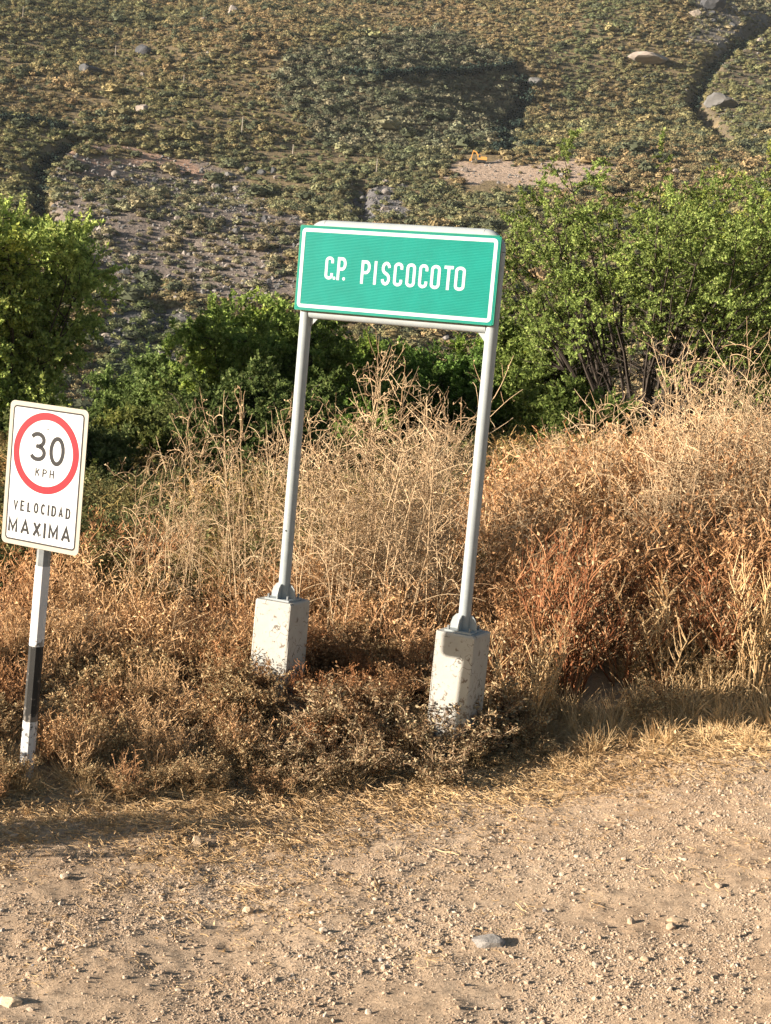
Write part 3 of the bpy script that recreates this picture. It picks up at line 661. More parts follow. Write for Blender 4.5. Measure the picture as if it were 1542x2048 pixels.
# ------------------------------------------------------------------ green trees and shrubs
def sprig(seed):
    r = np.random.default_rng(seed); B = Buf(); P = curve_pts((0, 0, 0), (.1, 0, 1), .42, 5, .12, r, -.05)
    n = 32; t = np.sort(r.uniform(0, 5, n)); i = np.minimum(t.astype(int), 4); f = (t - i)[:, None]
    C = P[i] * (1 - f) + P[i + 1] * f; D = r.normal(size=(n, 3)) * .8; D[:, 2] += .45
    lf = (np.array([[0, 0, 0], [.30, 0, .5], [0, .1, 1.0], [-.30, 0, .5]]), np.array([[0, 1, 2, 3]]), np.zeros((0, 3), int))
    replicate(B, lf, rot_from_dir(D, r.uniform(0, 6.3, n)) * (r.uniform(.055, .115, n))[:, None, None], C)
    V, Q, T, _ = B.arrays(); return V, Q, T
SPRIGS = [sprig(s) for s in range(5)]
def tree(name, px, D, H, spread, nst, lab, cat, seed, grp=None, tint=(1, 1, 1), stem_r=.05, low=.35, dens=1.0, lean=(0, 0), fan=1.0, ysc=1.0, leaf=1.0, bare=0.0):
    r = np.random.default_rng(seed); d = ray(px, 1024); bx = d[0] / d[1] * D; bz = gz(bx, D)
    root = empty(name, (bx, D, bz - .05), lab, cat, grp); BB = Buf(); tips = []; dirs = []; hf = []
    for s in range(nst):
        a = r.uniform(0, 6.3); t = math.sqrt(r.uniform(0, 1)) * fan; L = H * r.uniform(.75, 1.02) * (1 - .12 * t)
        d0 = np.array([math.cos(a) * t * spread / H + lean[0], math.sin(a) * t * spread / H * ysc + lean[1], 1])
        P = curve_pts((.12 * math.cos(a) * r.uniform(0, 2), .12 * math.sin(a), 0), d0, L, 10, .075, r)
        tube(BB, P, np.linspace(stem_r * r.uniform(.6, 1.1), .008, 11), 5, 0)
        for k in range(int(low * 10), 11):
            for _ in range(int(r.integers(1, 4))):
                b = r.uniform(0, 6.3); Q = curve_pts(P[k], (math.cos(b), math.sin(b), r.uniform(.1, 1.0)), H * r.uniform(.09, .2), 5, .16, r, -.02)
                tube(BB, Q, np.linspace(.014, .005, 6), 3, 0)
                for q in range(1, 6):
                    for _ in range(3 if q > 2 else 1):
                        tips.append(Q[q]); dd = (Q[q] - Q[q - 1]); dd = dd / np.linalg.norm(dd) + r.normal(size=3) * .7; dirs.append(dd)
    tips = np.array(tips); dirs = np.array(dirs); k = r.random(len(tips)) < dens * (.35 + .65 * smooth(low * .5, low + .25, tips[:, 2] / H)); tips, dirs = tips[k], dirs[k]
    keep = ~((tips[:, 2] / H < .50) & (np.hypot(tips[:, 0], tips[:, 1]) < bare)); tips, dirs = tips[keep], dirs[keep]
    n = len(tips); B = Buf(); hh = np.clip(tips[:, 2] / H, 0, 1); var = vn(tips[:, 0] + seed * 3, tips[:, 2] + tips[:, 1], .8)
    c = np.array(tint) * (1 + var[:, None] * .7) * r.uniform(.75, 1.25, (n, 1)); yel = smooth(.2, .5, vn(tips[:, 0], tips[:, 2] + tips[:, 1] * .6, .9, seed + 2))[:, None]
    c = c * (1 - yel) + c * np.array([1.25, 1.12, .8]) * yel; c = np.c_[c, np.ones(n)]; wh = r.integers(0, 5, n)
    for w in range(5):
        m = wh == w
        if m.any(): replicate(B, SPRIGS[w], rot_from_dir(dirs[m], r.uniform(0, 6.3, m.sum())) * (r.uniform(.7, 1.3, m.sum()) * leaf)[:, None, None], tips[m], 0, c[m])
    o1 = link('branches', BB.mesh('branches', [MAT_BARK]), root); o2 = link('crown', B.mesh('crown', [MAT_GREEN], False, True), root)
    print(name, n, 'sprigs', len(o2.data.polygons)); return root
tree('thorn_tree', 1262, 36, 8.0, 6.2, 56, 'large thorny tree with many dark stems fanning out right of the green sign', 'tree', 1, stem_r=.075, bare=1.9, low=.44, dens=1.0, leaf=.68)
tree('thorn_tree', 1570, 40, 9.2, 5.6, 34, 'yellow green thorny tree at the right edge of the photo', 'tree', 2, tint=(1.15, 1.0, .9), low=.3, dens=.95, leaf=.85)
tree('broad_shrub', 1070, 42, 4.6, 2.4, 22, 'dense dark green shrub just right of the green sign', 'shrub', 3, tint=(.78, .80, .72), low=.1)
tree('broad_shrub', 905, 43, 3.6, 2.6, 22, 'rich green shrub seen under the right half of the green sign', 'shrub', 4, tint=(.68, .86, .75), low=.1, leaf=.8)
tree('broad_shrub', 735, 43, 3.9, 2.7, 24, 'bushy green shrub seen under the left half of the green sign', 'shrub', 5, tint=(.72, .86, .72), low=.1, leaf=.8)
tree('broad_shrub', 505, 38, 4.4, 3.0, 30, 'spreading yellow green shrub left of the green sign posts', 'shrub', 6, tint=(.95, 1.0, .9), low=.25)
tree('leafy_tree', -30, 33, 5.9, 1.9, 30, 'light green leafy tree at the left edge behind the speed sign', 'tree', 7, tint=(1.75, 1.65, 1.7), low=.05, leaf=.95)
tree('grey_shrub', 365, 46, 3.0, 2.2, 20, 'small dull green shrub in the hollow left of the green sign', 'shrub', 8, tint=(.75, .8, .9), low=.0)
tree('grey_shrub', 245, 52, 3.2, 2.2, 18, 'small dull green shrub right of the leafy left tree', 'shrub', 9, tint=(.7, .75, .8), low=.0)
tree('grey_shrub', 120, 24, 1.7, 1.2, 14, 'dark olive shrub close behind the right edge of the speed sign', 'shrub', 11, tint=(.58, .55, .68), low=.0, leaf=.7)
tree('grey_shrub', 235, 27, 1.4, 1.3, 14, 'dark olive shrub beyond the bare stalks right of the speed sign', 'shrub', 12, tint=(.62, .58, .72), low=.0, leaf=.7)
tree('grey_shrub', 455, 25, 2.4, 1.2, 14, 'dark olive shrub just left of the left sign post', 'shrub', 13, tint=(.42, .44, .5), low=.0, leaf=.7)
tree('grey_shrub', 345, 30, 1.7, 1.4, 14, 'low olive shrub midway between the two signs', 'shrub', 14, tint=(.64, .6, .7), low=.0, leaf=.7)
tree('grey_shrub', 560, 28, 2.2, 1.4, 14, 'dark shrub directly behind the left sign post', 'shrub', 15, tint=(.45, .48, .5), low=.0, leaf=.7)
tree('grey_shrub', 1130, 34, 1.9, 1.5, 14, 'low blue green shrub at the foot of the big thorny tree', 'shrub', 10, tint=(.60, .62, .58), low=.0)

# ------------------------------------------------------------------ gravel and stones on the dirt
PEB = proto_collection('pebble', [rock_mesh(s + 200, MAT_PEBBLE, ICO1, .5, (1, .8, .55)) for s in range(8)])
r = np.random.default_rng(31)
n = 500000; Y = r.uniform(4.6, 15, n) ; X = r.uniform(-1, 1, n) * (Y * .30 + .6); s = edge_s(X, Y)
ua = X * .86 + Y * .5; va = -X * .5 + Y * .86; cl = smooth(-.25, .32, vn(ua, va * 4, 1.6, 3) * .9 + vn(X, Y, .13, 6) * .6 + vn(X, Y, .45, 9) * .5)
k = (s < .25) & (r.random(n) < (.12 + .88 * cl) * (1 - .6 * smooth(-1.0, .2, s)) * (7 / Y) ** 1.0)
X, Y = X[k], Y[k]; n = len(X); sz = np.minimum(.0038 * (1 + r.pareto(3.1, n)), .022)
scatter('gravel', np.c_[X, Y, ground(X, Y) + sz * .1], r.uniform(0, 6.3, (n, 3)) * np.array([.12, .12, 1]), np.c_[sz, sz * r.uniform(.7, 1.2, n), sz * r.uniform(.7, 1.3, n)], r.integers(0, 8, n), None, PEB,
        'loose tan gravel strewn over the dirt road shoulder'); print('gravel', n)
def stone(px, py, wpx, lab, mat, seed, grp=None, flat=(1, .75, .55), sink=.25, yaw=0.0, name='stone', cat='stone'):
    x, y = on_ground(px, py); sc = wpx / 2 * y / FPX
    o = link(name, rock_mesh(seed, mat, ICO3 if wpx > 40 else ICO2, .22, flat), None, (x, y, gz(x, y) + sc * flat[2] * (1 - 2 * sink) * .5)); o.scale = (sc,) * 3; o.rotation_euler = (0, 0, yaw)
    return tag(o, lab, cat, grp)
stone(393, 1690, 34, 'tan stone lying on straw litter at the left below the speed sign', MAT_TANSTONE, 301, flat=(1, .8, .75), sink=.1)
stone(975, 1890, 76, 'large half buried grey stone in the dirt at the lower right', MAT_GREYSTONE, 302, flat=(1, .8, .5), sink=.35, yaw=.3)
stone(162, 1588, 40, 'dark grey stone in the dead weeds near the speed sign foot', MAT_GREYSTONE, 303, flat=(1, .8, .6))
stone(22, 2008, 70, 'broad flat tan stone in the bottom left corner', MAT_TANSTONE, 304, flat=(1, .8, .4), sink=.4)
stone(497, 1825, 30, 'rounded tan stone in the small cluster left of centre', MAT_TANSTONE, 305, flat=(1, .8, .8))
stone(478, 1800, 26, 'flat tan stone behind the rounded one in the small cluster', MAT_TANSTONE, 306)
stone(1352, 1842, 44, 'low buried tan stone on the right of the shoulder', MAT_TANSTONE, 307, flat=(1, .7, .35), sink=.4)
stone(1290, 1920, 30, 'small tan stone below the low buried stone', MAT_TANSTONE, 308, flat=(1, .8, .4), sink=.3)
r = np.random.default_rng(8); sm = [rock_mesh(s + 400, MAT_PEBBLE, ICO2, .3, (1, .8, .6)) for s in range(6)]
for k in range(90):
    px, py = r.uniform(5, 1537), 1640 + 400 * r.random(); px = float(px)
    if edge_s(*on_ground(px, py)) > -.15: continue
    x, y = on_ground(px, py); w = float(np.clip(9 * (1 + r.pareto(3)), 10, 26)); sc = w / 2 * y / FPX
    o = link('small_stone', sm[k % 6], None, (x, y, gz(x, y) + sc * .15)); o.scale = (sc, sc, sc); o.rotation_euler = (r.normal() * .3, r.normal() * .3, r.uniform(0, 6.3))
    tag(o, 'small loose stone lying on the gravel shoulder', 'stone', 'small loose stones on the shoulder')
def stick(p0, p1, rad, lab, seed, mt=None):
    r = np.random.default_rng(seed); a = np.array([*on_ground(*p0), 0]); b = np.array([*on_ground(*p1), 0]); P = a + (b - a) * np.linspace(0, 1, 6)[:, None] + r.normal(size=(6, 3)) * .0025
    P[:, 2] = ground(P[:, 0], P[:, 1]) + rad * 1.3 + .004; B = Buf(); tube(B, P - P[0], np.linspace(rad, rad * .6, 6), 5, 0, True); o = link('dry_stick', B.mesh('dry_stick', [mt or MAT_STALK]), None, P[0]); tag(o, lab, 'stick')
stick((868, 1702), (918, 1714), .005, 'pale dry twig lying on the gravel right of centre', 1)
stick((855, 1536), (925, 1548), .007, 'pale dry stick on the straw below the right concrete base', 2)
stick((105, 1668), (150, 1728), .0035, 'dark dry stick crossing the shadow at the left', 3, MAT_BARK)

# ------------------------------------------------------------------ sign materials
def paint(name, col, rough=.45, wear=.12, scale=9, spec=.12, coord='Object'):
    m, n, out = new_mat(name); a = noise(n, scale, 6, coord); b = noise(n, scale * 6, 4, coord)
    lo = tuple(c * (1 - wear) for c in col); c = ramp(n, [(.35, lo), (.6, col)], a)
    sp = ramp(n, [(.25, (.75, .72, .68)), (.36, (1, 1, 1))], b); c = mixc(n, c, sp, wear * 2, 'MULTIPLY')
    principled(n, out, c, rough, spec); return m
MAT_WHITE = paint('white_reflective_sheet', (.62, .62, .60), .4, .05)
MAT_CREAM = paint('cream_border', (.40, .36, .29), .5, .06)
MAT_RED = paint('faded_red', (.27, .016, .024), .5, .12)
MAT_INK = paint('dark_grey_ink', (.03, .028, .028), .6, .15, 40)
MAT_THIN_INK = paint('thin_line_ink', (.045, .04, .038), .6, .25, 60)
MAT_GREENW = paint('white_reflective_band', (.42, .50, .49), .5, .06)
MAT_PIPE = paint('grey_painted_steel', (.32, .345, .345), .42, .10, 12, .25)
MAT_GREYSTEEL = paint('grey_galvanised_steel', (.24, .25, .25), .45, .2, 20)
MAT_BACK = paint('green_edge', (.02, .22, .14), .5, .2)
def green_sheet():
    m, n, out = new_mat('green_reflective_sheet'); tc = n.nodes.new('ShaderNodeTexCoord'); sx = n.nodes.new('ShaderNodeSeparateXYZ'); n.links.new(tc.outputs['Object'], sx.inputs[0])
    a = noise(n, 5, 5); c = ramp(n, [(.35, (.0005, .165, .128)), (.62, (.0005, .19, .150))], a)
    mp = n.nodes.new('ShaderNodeMapping'); mp.inputs['Scale'].default_value = (3, 1, 60); n.links.new(tc.outputs['Object'], mp.inputs[0])
    scr = noise(n, 2.0, 3, vec=mp.outputs[0]); k = ramp(n, [(.70, (0, 0, 0)), (.76, (1, 1, 1))], scr); c = mixc(n, c, (.06, .34, .27), k)
    ms = n.nodes.new('ShaderNodeMath'); ms.operation = 'MULTIPLY'; ms.inputs[1].default_value = 2 * math.pi / .0105; n.links.new(sx.outputs[2], ms.inputs[0])
    si = n.nodes.new('ShaderNodeMath'); si.operation = 'SINE'; n.links.new(ms.outputs[0], si.inputs[0])
    principled(n, out, c, .5, .15, si.outputs[0], .5, .0012); return m
MAT_SHEET = green_sheet()
def peeling(name, top, under, thr=.5, crack=True, lowz=.42):
    m, n, out = new_mat(name); tc = n.nodes.new('ShaderNodeTexCoord')
    a = noise(n, 22, 7, rough=.7); b = noise(n, 6, 4)
    s = n.nodes.new('ShaderNodeSeparateXYZ'); n.links.new(tc.outputs['Object'], s.inputs[0])
    mr = n.nodes.new('ShaderNodeMapRange'); mr.inputs['From Min'].default_value = 0; mr.inputs['From Max'].default_value = lowz
    mr.inputs['To Min'].default_value = .16; mr.inputs['To Max'].default_value = 0.0; n.links.new(s.outputs[2], mr.inputs[0])
    ad = n.nodes.new('ShaderNodeMath'); ad.operation = 'ADD'; n.links.new(a, ad.inputs[0]); n.links.new(mr.outputs[0], ad.inputs[1])
    f = ramp(n, [(thr, (0, 0, 0)), (thr + .04, (1, 1, 1))], ad.outputs[0])
    c0 = ramp(n, [(.3, tuple(x * .85 for x in top)), (.6, top)], b); c = mixc(n, c0, under, f); bump = ad.outputs[0]
    if crack:
        v = n.nodes.new('ShaderNodeTexVoronoi'); v.feature = 'DISTANCE_TO_EDGE'; v.inputs['Scale'].default_value = 7
        wv = n.nodes.new('ShaderNodeTexNoise'); wv.inputs['Scale'].default_value = 9; n.links.new(tc.outputs['Object'], wv.inputs[0])
        mx = n.nodes.new('ShaderNodeMix'); mx.data_type = 'RGBA'; mx.inputs[0].default_value = .18; n.links.new(tc.outputs['Object'], mx.inputs[6]); n.links.new(wv.outputs['Color'], mx.inputs[7])
        n.links.new(mx.outputs[2], v.inputs['Vector'])
        cr = ramp(n, [(.006, (1, 1, 1)), (.02, (0, 0, 0))], v.outputs['Distance']); msk = ramp(n, [(.48, (0, 0, 0)), (.56, (1, 1, 1))], b)
        k = mixc(n, cr, msk, 1.0, 'MULTIPLY'); c = mixc(n, c, (.13, .11, .09), k)
    principled(n, out, c, .8, .2, bump, .35, .006); return m
MAT_CONCRETE = peeling('whitewashed_concrete', (.41, .39, .345), (.17, .135, .105), .585)
MAT_BANDW = peeling('white_pole_paint', (.58, .575, .575), (.2, .18, .16), .66, False, .12)
MAT_BANDB = peeling('black_pole_paint', (.035, .033, .03), (.16, .14, .12), .60, False, .12)
MAT_BANDW2 = peeling('flaking_white_pole_paint', (.58, .57, .56), (.07, .06, .05), .56, False, .12)

# ------------------------------------------------------------------ stroke lettering
def arc(cx, cz, rx, rz, a0, a1, n=10):
    a = np.radians(np.linspace(a0, a1, n)); return [(cx + rx * math.cos(t), cz + rz * math.sin(t)) for t in a]
def glyph(ch, k):
    """list of (closed, points) in a unit box; k = height of the round ends"""
    if ch == 'O' or ch == '0': return [(True, arc(.5, 1 - k, .5, k, 0, 180, 12) + arc(.5, k, .5, k, 180, 360, 12))]
    if ch == 'C':
        if k < .4: return [(False, [(1, .78 - k / 4)] + arc(.5, 1 - k, .5, k, 0, 180, 12) + arc(.5, k, .5, k, 180, 360, 12) + [(1, .22 + k / 4)])]
        return [(False, arc(.5, .5, .5, .5, 42, 318, 20))]
    if ch == 'S': return [(False, [(1, .76)] * (0) + arc(.5, .76, .5, .24, 5, 240, 12) + [(.35, .53), (.65, .47)] + arc(.5, .24, .5, .24, 60, -175, 12))]
    if ch == 'P': return [(False, [(0, 0), (0, 1)]), (False, [(0, 1), (.5, 1)] + arc(.55, .74, .45, .26, 88, -88, 10) + [(.5, .48), (0, .48)])]
    if ch == 'D': return [(False, [(0, 0), (0, 1)]), (False, [(0, 1), (.45, 1)] + arc(.5, .62, .5, .38, 85, 0, 6) + arc(.5, .38, .5, .38, 0, -85, 6) + [(.45, 0), (0, 0)])]
    if ch == 'I': return [(False, [(.5, 0), (.5, 1)])]
    if ch == 'T': return [(False, [(.5, 0), (.5, 1)]), (False, [(0, 1), (1, 1)])]
    if ch == 'K': return [(False, [(0, 0), (0, 1)]), (False, [(1, 1), (.08, .42)]), (False, [(.35, .6), (1, 0)])]
    if ch == 'H': return [(False, [(0, 0), (0, 1)]), (False, [(1, 0), (1, 1)]), (False, [(0, .5), (1, .5)])]
    if ch == 'V': return [(False, [(0, 1), (.5, 0), (1, 1)])]
    if ch == 'E': return [(False, [(1, 1), (0, 1), (0, 0), (1, 0)]), (False, [(0, .52), (.8, .52)])]
    if ch == 'L': return [(False, [(0, 1), (0, 0), (1, 0)])]
    if ch == 'A': return [(False, [(0, 0), (.5, 1), (1, 0)]), (False, [(.2, .3), (.8, .3)])]
    if ch == 'M': return [(False, [(0, 0), (0, 1), (.5, .22), (1, 1), (1, 0)])]
    if ch == 'X': return [(False, [(0, 0), (1, 1)]), (False, [(0, 1), (1, 0)])]
    if ch == '3': return [(False, arc(.46, .755, .46, .245, 155, -80, 14) + arc(.5, .255, .5, .255, 78, -155, 14)), (False, [(.38, .515), (.62, .515)])]
    if ch == '.': return [(False, [(.5, 0), (.5, .001)])]
    return []
def ribbon(B, P, sw, yf, yb, closed=False, m=0):
    P = np.asarray(P, float); P = P[np.r_[True, np.hypot(*np.diff(P, axis=0).T) > 1e-6]]
    if closed and np.hypot(*(P[0] - P[-1])) < 1e-6: P = P[:-1]
    n = len(P)
    if closed: d0 = P - np.roll(P, 1, 0); d1 = np.roll(P, -1, 0) - P
    else:
        d = np.diff(P, axis=0); d0 = np.vstack([d[:1], d]); d1 = np.vstack([d, d[-1:]])
    u0 = d0 / np.linalg.norm(d0, axis=1, keepdims=True); u1 = d1 / np.linalg.norm(d1, axis=1, keepdims=True)
    n0 = np.c_[-u0[:, 1], u0[:, 0]]; n1 = np.c_[-u1[:, 1], u1[:, 0]]; b = n0 + n1; b /= np.linalg.norm(b, axis=1, keepdims=True)
    l = np.minimum(1 / np.maximum((b * n0).sum(1), .3), 2.2)[:, None]; off = b * l * sw / 2; A, C = P + off, P - off
    V = np.stack([np.c_[A[:, 0], np.full(n, yf), A[:, 1]], np.c_[C[:, 0], np.full(n, yf), C[:, 1]], np.c_[C[:, 0], np.full(n, yb), C[:, 1]], np.c_[A[:, 0], np.full(n, yb), A[:, 1]]], 1).reshape(-1, 3)
    i = np.arange(n if closed else n - 1); k = (i + 1) % n; Q = []
    for a_, b_ in ((0, 1), (1, 2), (3, 0)): Q.append(np.stack([i * 4 + a_, i * 4 + b_, k * 4 + b_, k * 4 + a_], -1))
    Q = np.vstack(Q)
    if not closed: Q = np.vstack([Q, [[0, 3, 2, 1], [(n - 1) * 4, (n - 1) * 4 + 1, (n - 1) * 4 + 2, (n - 1) * 4 + 3]]])
    B.add(V, Q, None, m)
def word(name, parent, items, zc, h, sw, k, mat, y=0.0, label=None, dot=None):
    """items: (character, x0, x1) in metres on the panel; one mesh of printed strokes"""
    B = Buf(); lay = 0
    for ch, x0, x1 in items:
        if ch == '.':
            t = arc(0, 0, sw * .55, sw * .55, 0, 360, 11)[:-1]; c = np.array([(x0 + x1) / 2, zc - h / 2 + sw * .55]); slab(B, np.array(t) + c, y - .0016, y + .0004); continue
        for closed, pts in glyph(ch, k):
            P = np.array(pts); w = x1 - x0 - sw; P = np.c_[x0 + sw / 2 + P[:, 0] * w, zc - h / 2 + sw / 2 + P[:, 1] * (h - sw)]
            if ch in 'IT.HKPDEL1' and not closed and len(P) == 2 and abs(P[0, 0] - P[1, 0]) < 1e-6: P = P + np.array([[0, -sw / 2], [0, sw / 2]])
            if ch == 'T' and abs(P[0, 1] - P[1, 1]) < 1e-6: P = P + np.array([[-sw / 2, 0], [sw / 2, 0]])
            ribbon(B, P, sw, y - .001 - .00025 * (lay % 4), y + .0004, closed); lay += 1
    o = link(name, B.mesh(name, [mat]), parent)
    if label: o['label'] = label
    return o

# ------------------------------------------------------------------ speed limit sign
def frame(yaw, lean=0.0):
    t = np.array([math.cos(yaw), -math.sin(yaw), 0]); u = np.array([0, 0, 1.0]); nb = np.array([math.sin(yaw), math.cos(yaw), 0])
    t2 = math.cos(lean) * t + math.sin(lean) * u; u2 = -math.sin(lean) * t + math.cos(lean) * u
    return np.stack([t2, nb, u2], 1)
def mat4(Rm, T):
    m = Matrix.Identity(4)
    for i in range(3):
        for j in range(3): m[i][j] = Rm[i, j]
        m[i][3] = T[i]
    return m
FS = frame(math.radians(25.39), math.radians(-.8555)); CS = np.array([-2.1224, 9.2212, 2.0344])
p_base = at_y(50, 1572, 9.30); p_top = at_y(88, 1105, CS[1] + .06)
root = empty('speed_limit_sign', p_base, 'white rectangular speed limit sign reading 30 KPH VELOCIDAD MAXIMA on a banded pole', 'road sign')
def pole_seg(B, a, b, rad, sides=8):
    tube(B, [a, b], rad, sides, 0, True)
ax = p_top - p_base; ux = ax / np.linalg.norm(ax)
def pole_at(py):          # point of the pole axis seen at image height py
    lo, hi = 0.0, 3.2
    for _ in range(40):
        mid = (lo + hi) / 2
        if project((p_base + ux * mid)[None])[1][0] > py: lo = mid
        else: hi = mid
    return lo
h0, h1, h2, h3 = -.35, pole_at(1441), pole_at(1291), pole_at(1131); h4 = np.linalg.norm(ax) + .84
B = Buf(); pole_seg(B, ux * (h3), ux * h4, .0435); pole = link('pole', B.mesh('pole', [MAT_GREYSTEEL]), root)
for a, b, mt, lb in ((h0, h1, MAT_BANDW2, 'flaking white lower band of the pole'), (h1, h2, MAT_BANDB, 'cracked black band of the pole'), (h2, h3, MAT_BANDW, 'clean white upper band of the pole')):
    B = Buf(); tube(B, [[0, 0, 0], ux * (b - a)], .046, 8, 0, True); o = link('painted_band', B.mesh('painted_band', [mt]), pole, ux * a); o['label'] = lb
B = Buf(); slab(B, rrect(.6, .9, .035, 8), 0, .004, 0); panel = link('panel', B.mesh('panel', [MAT_CREAM]), root)
panel.matrix_local = mat4(FS, CS - p_base)
B = Buf(); slab(B, rrect(.524, .824, .016, 8), -.0008, .0002); link('white_face', B.mesh('white_face', [MAT_WHITE]), panel)
B = Buf(); ring_sheet(B, rrect(.545, .845, .026, 8), rrect(.525, .825, .017, 8), -.0014, .0002); link('border_line', B.mesh('border_line', [MAT_THIN_INK]), panel)
B = Buf(); zc = .45 - .335 * .9
th = np.linspace(0, 2 * np.pi, 72, endpoint=False); circ = np.c_[np.cos(th), np.sin(th)]
ring_sheet(B, circ * .2525 + [0, zc], circ * .2065 + [0, zc], -.0018, .0002); link('red_ring', B.mesh('red_ring', [MAT_RED]), panel)
U = lambda u: (u - .5) * .6
for c_, a_, b_ in (('3', .284, .500), ('0', .542, .738)): word('numeral', panel, [(c_, U(a_), U(b_))], .45 - (.296 if c_ == '3' else .310) * .9, .183, .026, .5, MAT_INK, -.0008, 'dark grey numeral ' + c_)
def spread(txt, u0, u1, w, wi=.25, narrow={}):
    ws = [narrow.get(c, 1.0) * w for c in txt]; gap = (u1 - u0 - sum(ws)) / (len(txt) - 1); out = []; u = u0
    for c, q in zip(txt, ws): out.append((c, U(u), U(u + q))); u += q + gap
    return out
word('lettering', panel, spread('KPH', .382, .622, .056), .45 - .4715 * .9, .050, .0085, .4, MAT_THIN_INK, -.0008, 'thin dark letters KPH')
word('lettering', panel, spread('VELOCIDAD', .128, .866, .060, narrow={'I': .25, 'L': .9}), .45 - .722 * .9, .068, .0120, .46, MAT_INK, -.0008, 'thin dark letters VELOCIDAD')
word('lettering', panel, spread('MAXIMA', .078, .888, .122, narrow={'I': .16, 'X': .85, 'A': .98}), .45 - .868 * .9, .097, .0165, .5, MAT_INK, -.0008, 'dark letters MAXIMA')
for z in (.30, -.36):
    B = Buf(); slab(B, np.array(arc(0, z, .006, .006, 0, 360, 13)[:-1]), -.004, 0); link('bolt', B.mesh('bolt', [MAT_GREYSTEEL]), panel)
    B = Buf(); box(B, (-.06, .004, z - .015), (.06, .018, z + .015)); link('clamp', B.mesh('clamp', [MAT_GREYSTEEL]), panel)

# ------------------------------------------------------------------ place name sign
YG = math.radians(25.09); FG = frame(YG); CG = np.array([-.0839, 10.496, 3.5118]); W_, H_ = 1.535, .60
root = empty('place_name_sign', (CG[0], CG[1], gz(CG[0], CG[1])), 'green place name sign reading C.P. PISCOCOTO on two pipe legs with concrete bases', 'road sign')
RL = np.array(root.location)
B = Buf(); slab(B, rrect(W_, H_, .012, 5), 0, .012, 0); panel = link('panel', B.mesh('panel', [MAT_BACK]), root); panel.matrix_local = mat4(FG, CG - RL)
B = Buf(); slab(B, rrect(W_ - .016, H_ - .016, .012, 5), -.0015, .0002); link('green_sheet', B.mesh('green_sheet', [MAT_SHEET]), panel)
B = Buf(); ring_sheet(B, rrect(W_ - .040, H_ - .040, .030, 8), rrect(W_ - .092, H_ - .092, .007, 8), -.0032, -.0013); link('white_border', B.mesh('white_border', [MAT_GREENW]), panel)
for s_ in (-1, 1):
    B = Buf(); z = s_ * (H_ / 2 - .004); box(B, (-W_ / 2 + .01, -.006, z - .003), (W_ / 2 - .01, .0, z + .003)); link('edge_rail', B.mesh('edge_rail', [MAT_BACK]), panel)
UG = lambda u: (u - .5) * W_
g = lambda t, us: [(c, UG(a), UG(b)) for c, (a, b) in zip(t, us)]
word('lettering', panel, g('C.P.', [(.146, .190), (.190, .204), (.209, .256), (.238, .256)]), .010, .161, .0215, .14, MAT_GREENW, -.0015, 'white condensed letters C.P.')
word('lettering', panel, g('PISCOCOTO', [(.332, .380), (.3945, .4155), (.436, .482), (.497, .543), (.559, .606), (.622, .667), (.680, .728), (.744, .789), (.797, .848)]), -.002, .163, .0215, .14, MAT_GREENW, -.0015, 'white condensed letters PISCOCOTO')
# pipe frame
tg = FG[:, 0]; nb = FG[:, 1]
PL = np.array([PED_L[0], PED_L[1], 0]) - RL; PR = np.array([PED_R[0], PED_R[1], 0]) - RL; PL[2] = PR[2] = 0
zt_l = at_y(552, 1207, PED_L[1] - .15 * nb[1] - .02)[2]; zt_r = at_y(904, 1265, PED_R[1] - .15 * nb[1])[2]; print('pedestal tops', zt_l, zt_r)
ZB = (zt_l + zt_r) / 2 - RL[2]; ZT = 3.815 - RL[2]; rad = .0435; cr = .11
for a in (PL, PR):
    B = Buf(); tube(B, [a + [0, 0, ZB + .012], a + [0, 0, (ZB + ZT) / 2], a + [0, 0, ZT - cr]], rad, 20); link('post', B.mesh('post', [MAT_PIPE], True), root)
for sgn, a in ((1, PL), (-1, PR)):
    B = Buf(); tube(B, [a + tg * sgn * cr * (1 - math.cos(q)) + [0, 0, ZT - cr + cr * math.sin(q)] for q in np.linspace(0, math.pi / 2, 9)], rad, 20); link('pipe_bend', B.mesh('pipe_bend', [MAT_PIPE], True), root)
B = Buf(); tube(B, [PL + tg * cr + [0, 0, ZT], PR - tg * cr + [0, 0, ZT]], rad, 20); link('top_rail', B.mesh('top_rail', [MAT_PIPE], True), root)
zl = 3.195 - RL[2]; B = Buf(); tube(B, [PL + tg * .035 + [0, 0, zl], PR - tg * .035 + [0, 0, zl]], .036, 16); link('lower_rail', B.mesh('lower_rail', [MAT_PIPE], True), root)
for sgn, a in ((1, PL), (-1, PR)):
    B = Buf(); c = a + tg * sgn * .040; z = zl - .033
    V = np.array([c + [0, 0, z], c + tg * sgn * .06 + [0, 0, z], c + [0, 0, z - .065]]); V = np.vstack([V - nb * .004, V + nb * .004])
    B.add(V, [(0, 1, 4, 3), (1, 2, 5, 4), (2, 0, 3, 5)], [(0, 2, 1), (3, 4, 5)]); link('gusset', B.mesh('gusset', [MAT_PIPE]), root)
for a in (PL, PR):            # panel brackets between frame and panel
    for z in (3.36, 3.66):
        B = Buf(); box(B, (-.02, -.058, -.02), (.02, -.03, .02), 0, FG, a + [0, 0, z - RL[2]]); link('bracket', B.mesh('bracket', [MAT_PIPE]), root)
